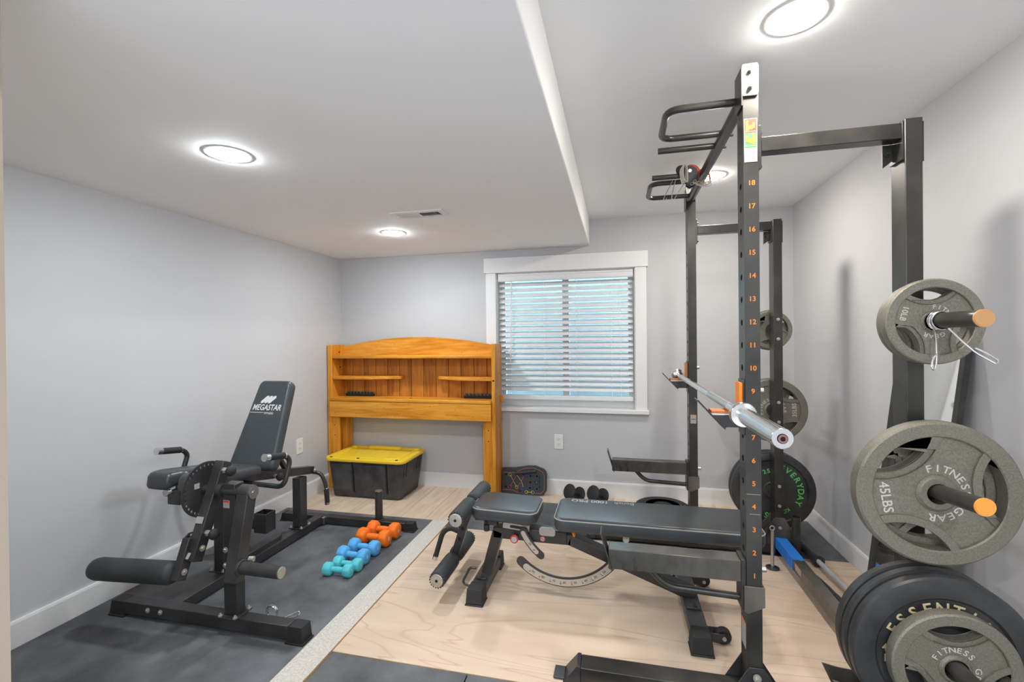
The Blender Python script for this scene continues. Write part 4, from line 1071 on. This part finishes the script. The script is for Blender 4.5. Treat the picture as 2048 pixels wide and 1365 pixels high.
# ---- wire spring clip on the top near peg
sc = thing('spring_clip', (.881, 1.50, 1.20), 'chrome wire spring clip on the top near peg in front of the 10LBS plate', 'collar')
pts = [(.881 + .0255*cos(a), 1.512 - .0062*a/6.283, 1.289 + .0255*sin(a)) for a in [-1.9 - k*.3 for k in range(0, 72)]]
pts = [(.881 + .0255*cos(a), 1.516 - .0058*abs(a)/6.283, 1.289 + .0255*sin(a)) for a in [-1.9 - k*.3 for k in range(0, 72)]]
MB().tube(pts, .0023, n=8).obj('coil', 'chrome', sc)
s0 = pts[0]; s1 = pts[-1]
MB().tube([(.872, 1.516, 1.266), (.868, 1.50, 1.225), (.860, 1.485, 1.172), (.852, 1.480, 1.150), (.845, 1.478, 1.158), (.850, 1.482, 1.185), (.862, 1.488, 1.195)], .0026, .012, 8).obj('clip_arm', 'chrome', sc)
MB().tube([(.893, 1.492, 1.266), (.915, 1.485, 1.235), (.945, 1.478, 1.200), (.985, 1.470, 1.170), (.990, 1.468, 1.178), (.965, 1.474, 1.200), (.945, 1.478, 1.212)], .0026, .012, 8).obj('clip_arm', 'chrome', sc)
# ================================================================== adjustable bench
BY = 2.19
bn = thing('weight_bench', (-.1, BY, .0205), 'black adjustable weight bench with leg rollers standing on the plywood', 'bench')
# pads
def bench_pad(x0, x1, y0, y1, zt, tilt, name, mat, th=.062, rc=.045):
    M = frame(((x0+x1)/2, (y0+y1)/2, zt - th), (cos(tilt), 0, sin(tilt)), (0, 1, 0))
    hx, hy = (x1-x0)/2, (y1-y0)/2
    mb = MB(); pad(mb, -hx, hx, -hy, hy, th, rc, .016, M); p = mb.obj(name, mat, bn, ang=60)
    ring = [M @ Vector((x, y, th-.0085)) for x, y in rrect(-hx+.0015, hx-.0015, -hy+.0015, hy-.0015, rc, 6)]
    MB().tube(ring, .0030, n=6, closed=True).obj('piping', 'piping', p)
    return p, M
seat, _ = bench_pad(-.700, -.375, 2.078, 2.325, .4375, radians(-1.6), 'seat_pad', 'vinyl')
back, BMx = bench_pad(-.292, .600, 2.048, 2.342, .430, 0, 'back_pad', 'vinyl')
mb = MB()
T = frame((-.085, 2.300, .4303), (-1, 0, 0), (0, -1, 0))
put_text(mb, 'Bench', T @ Matrix.Translation((-.112, 0, 0)), .046, .004, .85); mb.obj('logo', 'print_grey', back, smooth=False); mb = MB(); put_text(mb, '1000 PRO', T @ Matrix.Translation((.055, 0, 0)), .046, .020, .95)
mb.obj('logo', 'print_grey', back, smooth=False)['label'] = 'faded grey Bench1000 PRO print'
# main frame
MB().beam((-.607, BY, .291), (-.222, BY, .287), .060, .052).obj('main_beam', 'black_metal', bn, bev=.003)
MB().beam((-.583, BY, .300), (-.645, BY, .082), .060, .052, up=(1, 0, .25)).obj('front_leg', 'black_metal', bn, bev=.003)
MB().beam((-.232, BY, .287), (.335, BY, .078), .060, .050).obj('rear_leg', 'black_metal', bn, bev=.003)
ff = MB().box(-.690, -.615, 2.055, 2.330, .036, .084).obj('front_foot', 'black_metal', bn, bev=.003)
for y0, y1 in ((1.978, 2.064), (2.322, 2.402)):
    MB().frus((-.698, -.608, y0, y1), (-.690, -.614, y0+.008, y1-.004), .0207, .030).frus((-.692, -.612, y0+.003, y1-.002), (-.688, -.616, y0+.012, y1-.002), .030, .094).obj('rubber_shoe', 'rubber_black', ff, bev=.003)
MB().box(-.676, -.628, 2.098, 2.120, .084, .092).obj('foot_plate', 'black_metal', ff, bev=.002); bolt('bolt', (-.652, 2.108, .092), (0, 0, 1), ff, .008, .012, 'black_metal')
MB().tube([(-.668, 2.075, .150), (-.700, 2.075, .150), (-.742, 2.075, .070), (-.690, 2.075, .058)], .0060, .025, 10).obj('carry_loop', 'black_metal', bn)
rf = MB().box(.276, .346, 1.925, 2.455, .034, .080).obj('rear_foot', 'black_metal', bn, bev=.003)
for y0, y1 in ((1.846, 1.935), (2.445, 2.534)):
    MB().frus((.266, .356, y0, y1), (.272, .350, y0+.006, y1-.003), .0207, .030).frus((.270, .352, y0+.002, y1), (.276, .346, y0+.016, y1), .030, .090).obj('rubber_shoe', 'rubber_black', rf, bev=.003)
MB().box(.282, .340, 2.060, 2.090, .080, .088).obj('foot_plate', 'black_metal', rf, bev=.002); bolt('bolt', (.316, 2.072, .088), (0, 0, 1), rf, .008, .012, 'black_metal')
for y in (1.955, 2.385):
    wb_ = MB().box(.340, .408, y-.024, y-.020, .034, .068).box(.340, .408, y+.020, y+.024, .034, .068).box(.340, .352, y-.024, y+.024, .034, .068).obj('wheel_bracket', 'black_metal', bn, bev=.001)
    w = MB().lathe([(.010, -.016), (.026, -.016), (.030, -.011), (.030, .011), (.026, .016), (.010, .016)], (.404, y, .051), (0, 1, 0), 28, close=True).obj('wheel', 'rubber_black', bn, ang=40)
    MB().cyl((.404, y-.0275, .051), (.404, y+.0275, .051), .008, n=16).obj('axle', 'zinc', w)
# seat support
MB().box(-.560, -.440, BY-.035, BY+.035, .317, .362).obj('seat_bracket', 'black_metal', bn, bev=.002)
MB().box(-.690, -.420, BY-.06, BY+.06, .358, .3745).obj('seat_plate', 'black_metal', bn, bev=.002)
MB().box(-.640, -.575, BY-.075, BY+.02, .345, .372).obj('slide_block', 'black_metal', bn, bev=.002)
MB().cyl((-.626, 2.115, .318), (-.626, 2.115, .350), .014, n=12).cyl((-.626, 2.115, .350), (-.626, 2.115, .366), .006, n=12).obj('clamp_knob', 'rubber_black', bn, bev=.002)
MB().beam((-.552, 2.146, .340), (-.420, 2.146, .330), .004, .030).obj('latch_plate', 'steel', bn, bev=.001)
MB().beam((-.515, 2.140, .337), (-.435, 2.140, .331), .006, .010).obj('latch_pin', 'rubber_black', bn, bev=.002)
mb = MB(); mb.prism(rrect(-.374, -.296, .300, .343, .014), -.003, frame((0, 2.152, 0), (1, 0, 0), (0, 0, 1))); mb.obj('hinge_plate', 'steel', bn, bev=.001)
MB().box(-.43, -.24, BY-.036, BY+.036, .262, .326).obj('hinge_housing', 'black_metal', bn, bev=.008)
kn = MB().cyl((-.490, 2.150, .286), (-.490, 2.128, .286), .012, n=18).obj('pull_pin', 'black_metal', bn)
MB().lathe([(.017, 0), (.020, .003), (.020, .009), (.016, .012), (.001, .0125)], (-.490, 2.128, .286), (0, -1, 0), 24).obj('knob', 'red', kn)
MB().cyl((-.490, 2.1156, .286), (-.490, 2.1150, .286), .014, n=20).obj('knob_label', 'sticker_white', kn)
mb = MB().cyl((-.3575, 2.1538, .284), (-.3575, 2.1532, .284), .0130, n=24); s_ = mb.obj('round_sticker', 'sticker_red', bn)
MB().cyl((-.3575, 2.1532, .284), (-.3575, 2.1526, .284), .0100, n=24).obj('sticker_field', 'sticker_white', bn); MB().beam((-.366, 2.1522, .287), (-.349, 2.1522, .281), .0006, .003).obj('sticker_bar', 'red', bn, smooth=False)
o = MB().beam((-.212, 2.135, .352), (-.204, 2.150, .312), .010, .012).obj('release_tab', 'print_orange', bn, bev=.002)
MB().tube([(-.235, 2.160, .345), (-.17, 2.160, .345), (-.13, 2.160, .330)], .008, .02, 8).obj('release_rod', 'steel', bn)
# back rail and adjusting ladders
MB().box(-.12, .500, BY-.030, BY+.030, .320, .362).obj('back_rail', 'black_metal', bn, bev=.003)
MB().box(-.26, .56, BY-.07, BY+.07, .358, .3685).obj('back_plate', 'black_metal', bn, bev=.002)
mb = MB(); mb.prism([(.262, .320), (.370, .320), (.374, .345), (.362, .366), (.272, .366), (.258, .345)], -.004, frame((0, BY-.034, 0), (1, 0, 0), (0, 0, 1))); hp = mb.obj('rail_bracket', 'rack_black', bn, bev=.001)
for x in (.282, .350): bolt('bolt', (x, BY-.038, .335), (0, -1, 0), hp, .006, .006)
def arc_band(c, R0, R1, a0, a1, n=28, cap=True):
    o = [(c[0]+R1*cos(radians(a0+(a1-a0)*k/n)), c[1]+R1*sin(radians(a0+(a1-a0)*k/n))) for k in range(n+1)]
    i = [(c[0]+R0*cos(radians(a0+(a1-a0)*k/n)), c[1]+R0*sin(radians(a0+(a1-a0)*k/n))) for k in range(n+1)][::-1]
    def semi(a, s):
        rm, rr = (R0+R1)/2, (R1-R0)/2; m_ = (c[0]+rm*cos(radians(a)), c[1]+rm*sin(radians(a)))
        return [(m_[0]+rr*cos(radians(a + s*t)), m_[1]+rr*sin(radians(a + s*t))) for t in (30, 60, 90, 120, 150)]
    return o + (semi(a1, 1) if cap else []) + i + (semi(a0, -1)[::-1] if cap else [])
def slot(c, R0, R1, a, w):
    ca, sa = cos(radians(a)), sin(radians(a)); out = []
    for k in range(8):
        t = 2*pi*k/8; r = (R0+R1)/2 + (R1-R0)/2*cos(t); s = w*sin(t)
        out.append((c[0] + r*ca - s*sa, c[1] + r*sa + s*ca))
    return out
AC, R0, R1 = (-.2585, .395), .272, .317
FA = frame((0, 2.130, 0), (1, 0, 0), (0, 0, 1))
def deg(x, z): return math.degrees(atan2(z - AC[1], x - AC[0]))
sl = [deg(x, z) for x, z in ((-.415, .142), (-.369, .119), (-.318, .104), (-.268, .098), (-.217, .102), (-.167, .114), (-.121, .133), (-.079, .158))]
sl.append(sl[-1] + 9.5)
holes = [slot(AC, R0+.014, R1-.010, a, .0048) for a in sl]
MB().mesh(shape2d(arc_band(AC, R0, R1, 227, 335, 34), holes, .003), FA).obj('back_ladder', 'black_metal', bn, smooth=False)
lab = MB().mesh(shape2d(arc_band(AC, R0+.009, R1-.004, 234, 333, 34), holes, .0003), Matrix.Translation((0, -.0036, 0)) @ FA).obj('angle_scale', 'alloy_plate', bn, smooth=False)
mb = MB()
for a, t in zip(sl, ('90', '80', '70', '60', '50', '40', '30', '20')):
    r = R0 + .024; b = radians(a + 3.2)
    put_text(mb, t, Matrix.Translation((0, -.0042, 0)) @ FA @ Matrix.Translation((AC[0]+r*cos(b), AC[1]+r*sin(b), 0)) @ Matrix.Rotation(b + pi/2, 4, 'Z'), .015, .01)
mb.obj('angle_numbers', 'print_black', lab, smooth=False)
SC, S0, S1 = (-.175, .455), .287, .322
MB().mesh(shape2d(arc_band(SC, S0, S1, 206, 232, 10), [slot(SC, S0+.010, S1-.010, 224, .0048)], .003), FA).obj('seat_ladder', 'black_metal', bn, smooth=False)
MB().mesh(shape2d(arc_band(SC, S0+.008, S1-.005, 207, 227, 8), [slot(SC, S0+.010, S1-.010, 224, .0048)], .0003), Matrix.Translation((0, -.0036, 0)) @ FA).obj('angle_scale', 'alloy_plate', bn, smooth=False)
mb = MB(); put_text(mb, '20', Matrix.Translation((0, -.0042, 0)) @ FA @ Matrix.Translation((SC[0]+(S0+.017)*cos(radians(218)), SC[1]+(S0+.017)*sin(radians(218)), 0)) @ Matrix.Rotation(radians(218-90+180), 4, 'Z'), .015, .01); mb.obj('angle_numbers', 'print_black', bn, smooth=False)
mb = MB(); mb.prism(rrect(.018, .046, .315, .371, .012), -.003, frame((0, 2.122, 0), (1, 0, 0), (0, 0, 1))); tp = mb.obj('scale_end', 'alloy_plate', bn, bev=.0005)
MB().cyl((.032, 2.1215, .352), (.032, 2.1205, .352), .005, n=10).obj('slot', 'dark_void', tp)
# leg rollers
ua, la = Vector((-.727, BY, .422)), Vector((-.822, BY, .135))
MB().beam(ua + Vector((.004, 0, .01)), la + Vector((-.006, 0, -.02)), .040, .038, up=(1, 0, .3)).obj('roller_arm', 'black_metal', bn, bev=.003)
MB().cyl((-.768, BY-.0205, .293), (-.768, BY-.0212, .293), .009, n=14).cyl((-.786, BY-.0205, .240), (-.786, BY-.0212, .240), .009, n=14).obj('arm_holes', 'dark_void', bn)
MB().beam((-.735, BY, .415), (-.640, BY, .350), .036, .030).obj('arm_mount', 'black_metal', bn, bev=.002)
for c0, nm in ((ua, 'upper'), (la, 'lower')):
    MB().cyl(c0 + Vector((0, -.236, 0)), c0 + Vector((0, .236, 0)), .011, n=16).obj('roller_axle', 'zinc', bn)
    for s in (-1, 1):
        mb = MB(); mb.lathe([(.020, .0), (.033, .002), (.0385, .012), (.0395, .03), (.0395, .185), (.0385, .203), (.034, .213), (.020, .215)], c0 + Vector((0, s*.020, 0)), (0, s, 0), 32); f = mb.obj('foam_roller', 'foam', bn, ang=60)
        MB().lathe([(.001, .0), (.031, .0), (.031, .002), (.028, .004), (.010, .0055), (.009, .004), (.001, .004)], c0 + Vector((0, s*.2345, 0)), (0, s, 0), 32).obj('end_washer', 'zinc', f, ang=20)
        MB().cyl(c0 + Vector((0, s*.2385, 0)), c0 + Vector((0, s*.2400, 0)), .0065, n=14).obj('axle_hole', 'dark_void', f)
        for k in range(18):
            a = 2*pi*k/18
            d = Vector((cos(a), 0, sin(a)))
            MB().tube([c0 + Vector((0, s*.2300, 0)) + d*.0380, c0 + Vector((0, s*.2345, 0)) + d*.0345, c0 + Vector((0, s*.2355, 0)) + d*.0305], .0026, n=6).obj('gather', 'foam', f)
h = MB().tube([(-.778, BY, .262), (-.845, BY, .285), (-.885, BY, .255), (-.924, BY, .130)], .0130, .04, 14).obj('curl_handle', 'foam', bn)
MB().cyl((-.924, BY, .132), (-.929, BY, .114), .0148, n=20).obj('chrome_end', 'chrome', h)
# ================================================================== things by the walls and on the floor
# ---- push-up board leaning on the back wall behind the headboard leg
PB = frame((-.905, 3.565, .002), (1, 0, 0), (0, .10, 1.0))
pb = thing('push_up_board', (-.75, 3.56, .001), 'dark push-up board with coloured hexagon lines leaning against the baseboard', 'push-up board')
outl = [(-.012, .0), (.300, .0), (.332, .012), (.350, .04), (.352, .165), (.345, .190), (.325, .207), (.262, .228), (.20, .226), (.14, .214), (.10, .206), (-.012, .200)]
MB().mesh(shape2d(outl, [[(.292, .055), (.303, .055), (.303, .15), (.292, .15)], [(.258, .085), (.280, .085), (.280, .115), (.258, .115)]], .010, .002), PB @ Matrix.Translation((0, 0, .012))).obj('panel', 'board_dark', pb, ang=40)
Zt = .0245
def pl(pts, mat, r=.0016, closed=False, name='line'):
    MB().tube([PB @ Vector((x, y, Zt)) for x, y in pts], r, n=6, closed=closed).obj(name, mat, pb)
pl([(-.005, .166), (.10, .170), (.17, .205), (.25, .212), (.315, .188), (.333, .16), (.333, .045), (.31, .018), (.26, .014)], 'line_orange')
pl([(-.005, .030), (.08, .030), (.12, .012)], 'line_orange')
def hexa(c, r, mat): pl([(c[0]+r*cos(radians(60*k+30)), c[1]+r*sin(radians(60*k+30))) for k in range(6)], mat, .0015, True, 'socket_ring')
grid = [(.055, .150), (.110, .150), (.165, .152), (.220, .150), (.275, .150), (.082, .102), (.150, .100), (.220, .100), (.055, .055), (.110, .055), (.165, .053), (.218, .055), (.275, .050), (.137, .030), (.190, .022), (.240, .022), (.020, .15), (.020, .055)]
for i, c in enumerate(grid):
    mb = MB(); mb.prism(circ(.0095, 6, c), .0012, PB @ Matrix.Translation((0, 0, Zt-.0012))); mb.obj('socket', 'dark_void', pb, smooth=False)
for i, mt_ in ((0, 'line_yellow'), (9, 'line_yellow'), (8, 'line_pink'), (14, 'line_yellow'), (15, 'line_yellow'), (10, 'line_blue'), (3, 'line_blue'), (12, 'line_blue'), (11, 'line_blue')): hexa(grid[i], .0125, mt_)
for a, b, mt_ in ((0, 5, 'line_yellow'), (5, 9, 'line_yellow'), (1, 6, 'line_yellow'), (6, 10, 'line_yellow'), (1, 5, 'line_pink'), (2, 6, 'line_pink'), (8, 5, 'line_pink'), (9, 6, 'line_pink'), (3, 2, 'line_blue'), (14, 15, 'line_yellow'), (13, 10, 'line_blue')): pl([grid[a], grid[b]], mt_)
MB().tube([PB @ Vector((.10, .165, .034)), PB @ Vector((.27, .190, .036))], .0105, n=14).obj('grip_bar', 'foam', pb)
# ---- pair of push-up handles on the laminate behind the bench
def pushup_handle(x, y, z, tilt, label):
    t = thing('push_up_stand', (x, y, 0), label, 'push-up stand', 'push-up stands on the floor')
    d = Vector((sin(tilt), -cos(tilt)*.75, .35)).normalized(); c = Vector((x, y, z))
    for s, nm in ((-1, 'base_disc'), (1, 'base_disc')):
        MB().lathe([(.001, -.008), (.052, -.008), (.057, -.003), (.057, .004), (.050, .010), (.030, .014), (.001, .014)], c + d*s*.055 + Vector((0, 0, .0)), d*s, 36).obj(nm, 'rubber_black', t, ang=40)
    MB().cyl(c - d*.05, c + d*.05, .014, n=18).obj('grip', 'foam', t)
pushup_handle(-.325, 3.44, .078, -.55, 'black round push-up stand behind the bench nearer the push-up board')
pushup_handle(-.150, 3.44, .078, -.55, 'black round push-up stand behind the bench nearer the rack')
# ---- balance disc lying flat behind the bench
t = thing('balance_disc', (.30, 3.44, .001), 'dark round balance disc lying flat behind the bench', 'balance disc')
MB().lathe([(.001, .001), (.10, .001), (.175, .022), (.190, .030), (.190, .040), (.180, .046), (.001, .052)], (.31, 3.40, 0), (0, 0, 1), 48).obj('disc', 'rubber_black', t, ang=40)
MB().lathe([(.120, .0498), (.123, .0515), (.127, .0498)], (.31, 3.40, 0), (0, 0, 1), 48).obj('ring', 'board_dark', t)
# ---- loading pin standing by the rear beam
t = thing('loading_pin', (.792, 2.642, .0205), 'thin steel loading pin on a round base standing on the plywood', 'loading pin')
MB().lathe([(.001, 0), (.030, 0), (.033, .002), (.033, .005), (.026, .008), (.010, .010), (.001, .010)], (.792, 2.642, .0207), (0, 0, 1), 32).obj('base_disc', 'rack_black', t)
MB().cyl((.792, 2.642, .028), (.792, 2.642, .222), .0085, n=16).obj('rod', 'steel', t)
MB().tube([(.792 + .011*cos(a), 2.642, .233 + .011*sin(a)) for a in [2*pi*k/16 for k in range(16)]], .0035, n=8, closed=True).obj('eye', 'zinc', t)
# ---- bars on the floor between rear beam and right wall
t = thing('curl_bar', (1.03, 2.4, .0205), 'chrome curl bar lying on the plywood beside the right wall', 'bar')
MB().tube([(1.014, 2.86, .056), (1.032, 2.66, .054), (1.050, 2.38, .046), (1.020, 2.22, .038), (1.045, 2.05, .038), (1.03, 1.85, .038)], .0125, .06, 14).obj('shaft', 'white_metal', t)
MB().cyl((1.012, 2.90, .054), (1.030, 2.70, .0535), .0235, n=28).cyl((1.030, 2.70, .0535), (1.0305, 2.695, .0535), .0300, n=28).obj('sleeve', 'black_metal', t)
MB().cyl((1.0115, 2.905, .054), (1.012, 2.90, .054), .0225, n=28).obj('end_cap', 'steel', t)
t = thing('row_handle', (.99, 2.45, .0205), 'dark bent tube handle lying between the rear beam and the curl bar', 'bar')
MB().tube([(.925, 2.60, .037), (.955, 2.57, .037), (.972, 2.48, .037), (.984, 2.30, .037), (.984, 2.22, .037)], .0135, .05, 14).obj('tube', 'steel' if 0 else 'black_metal', t)
MB().cyl((.979, 2.38, .037), (.984, 2.24, .037), .0150, n=20).obj('grip', 'foam', t)
# ---- mirror leaning against the right wall behind the near rear post
mr = thing('leaning_mirror', (1.10, 2.13, .013), 'narrow dark framed mirror leaning on the right wall behind the rack post', 'mirror')
def mx(z): return 1.070 + .122*z
zb_, zt_ = .0225, 1.262
MM = frame((mx(zb_), 2.335, zb_), (0, -1, 0), (.122, 0, 1))          # local x towards the viewer, local y up the mirror, local z into the room
if MM.col[2][0] > 0: MM = frame((mx(zb_), 1.930, zb_), (0, 1, 0), (.122, 0, 1))
Lw, Lh, fw = .405, 1.245, .024
MB().mesh(shape2d([(0, 0), (Lw, 0), (Lw, Lh), (0, Lh)], [[(fw, fw), (Lw-fw, fw), (Lw-fw, Lh-fw), (fw, Lh-fw)]], .010), MM @ Matrix.Translation((0, 0, -.002))).obj('frame', 'mirror_frame', mr, smooth=False)
mb = MB(); mb.prism([(fw-.002, fw-.002), (Lw-fw+.002, fw-.002), (Lw-fw+.002, Lh-fw+.002), (fw-.002, Lh-fw+.002)], .004, MM @ Matrix.Translation((0, 0, -.004))); mb.obj('glass', 'mirror_glass', mr, smooth=False)
# ---- pulley, strap, rope and hooks on the pull-up bar
t = thing('cable_pulley', (.365, 2.42, 2.0), 'red pulley wheel in a black cheek plate hung from the pull-up bar', 'pulley')
M = frame((.366, 2.408, 2.060), (1, 0, 0), (0, 0, 1))
teard = [(-.036 + 0, .020), (-.030, .036), (-.012, .044), (.010, .040), (.026, .026), (.036, .000), (.034, -.030), (.020, -.052), (-.004, -.060), (-.020, -.050), (-.020, -.015), (-.030, .0)]
mb = MB(); mb.prism(teard, .004, M); mb.obj('cheek_plate', 'board_dark', t, bev=.001)
mb = MB(); mb.prism(teard, .004, M @ Matrix.Translation((0, 0, -.030))); mb.obj('cheek_plate', 'board_dark', t, bev=.001)
MB().lathe([(.008, -.010), (.042, -.010), (.036, -.004), (.036, .004), (.042, .010), (.008, .010)], (.368, 2.419, 2.068), (0, 1, 0), 36, close=True).obj('wheel', 'red', t, ang=30)
MB().cyl((.362, 2.4045, 2.078), (.362, 2.4020, 2.078), .0085, n=20).obj('axle_bolt', 'steel', t)
MB().lathe([(.006, -.008), (.020, -.008), (.024, 0), (.020, .008), (.006, .008)], (.322, 2.419, 2.090), (0, 1, 0), 28, close=True).obj('small_wheel', 'rubber_black', t, ang=40)
MB().tube([(.402, 2.41, 2.018), (.398, 2.41, 2.060), (.410, 2.41, 2.080), (.436, 2.41, 2.080), (.452, 2.41, 2.055), (.455, 2.41, 2.015)], .0045, .02, 8).obj('red_strap', 'red_dull', t)
t = thing('rope_coil', (.332, 2.40, 2.0), 'bundle of pale rope looped beside the red pulley', 'rope')
for k in range(4):
    dx, dy = .004*k, -.006*k
    MB().tube([(.318+dx, 2.398+dy, 2.045-.004*k), (.314+dx, 2.396+dy, 2.075), (.324+dx*.5, 2.396+dy, 2.098+.002*k), (.340+dx*.3, 2.396+dy, 2.096), (.342+dx*.4, 2.396+dy, 2.06), (.336+dx, 2.396+dy, 2.022-.003*k), (.324+dx, 2.397+dy, 2.012+.004*k)], .0028, .014, 7, closed=True).obj('loop', 'rope', t)
t = thing('chain_bundle', (.415, 2.40, 1.985), 'pale rope and chain bundle hanging under the pull-up bar', 'chain')
for k in range(9):
    x = .372 + .0095*k; z = 2.012 - .0018*k + (.008 if k % 2 else 0)
    c = Vector((x, 2.398 - .004*(k % 3), z)); a = radians(25 + 47*k)
    MB().tube([c + Vector((.011*cos(q)*cos(a) - .006*sin(q)*sin(a), .003*sin(q + k), .011*cos(q)*sin(a) + .006*sin(q)*cos(a))) for q in [2*pi*j/12 for j in range(12)]], .0019, n=6, closed=True).obj('link', 'rope' if k % 2 else 'zinc', t)
MB().tube([(.378, 2.395, 2.018), (.395, 2.392, 2.004), (.425, 2.392, 1.996), (.448, 2.395, 2.004), (.452, 2.40, 2.022)], .0030, .012, 8).obj('rope_end', 'rope', t)
MB().tube([(.384, 2.385, 2.012), (.400, 2.384, 1.994), (.440, 2.385, 1.990), (.446, 2.39, 2.016)], .0030, .012, 8).obj('rope_end', 'rope', t)
for o in bpy.data.objects:
    if o.name in ('cable_pulley', 'rope_coil', 'chain_bundle'): o.location += Vector((-.006, -.040, -.013))
def hook(pts, label):
    tag(MB().tube(pts, .0021, .006, 7).obj('wire_hook', 'steel', None), label, 'hook', 'wire hooks on the far grip loop')
hook([(.291, 2.470, 2.070), (.285, 2.466, 2.052), (.244, 2.458, 1.972), (.240, 2.458, 1.958), (.252, 2.458, 1.957), (.256, 2.458, 1.966)], 'thin bent wire hook on the far grip loop, leftmost of three')
hook([(.302, 2.470, 2.070), (.299, 2.466, 2.050), (.283, 2.458, 1.985), (.281, 2.458, 1.960), (.292, 2.458, 1.957), (.305, 2.458, 1.978)], 'thin bent wire hook on the far grip loop, between two others')
hook([(.350, 2.468, 2.068), (.345, 2.462, 2.040), (.318, 2.456, 2.000), (.312, 2.456, 1.990)], 'thin bent wire hook on the far grip loop, nearest the bar')
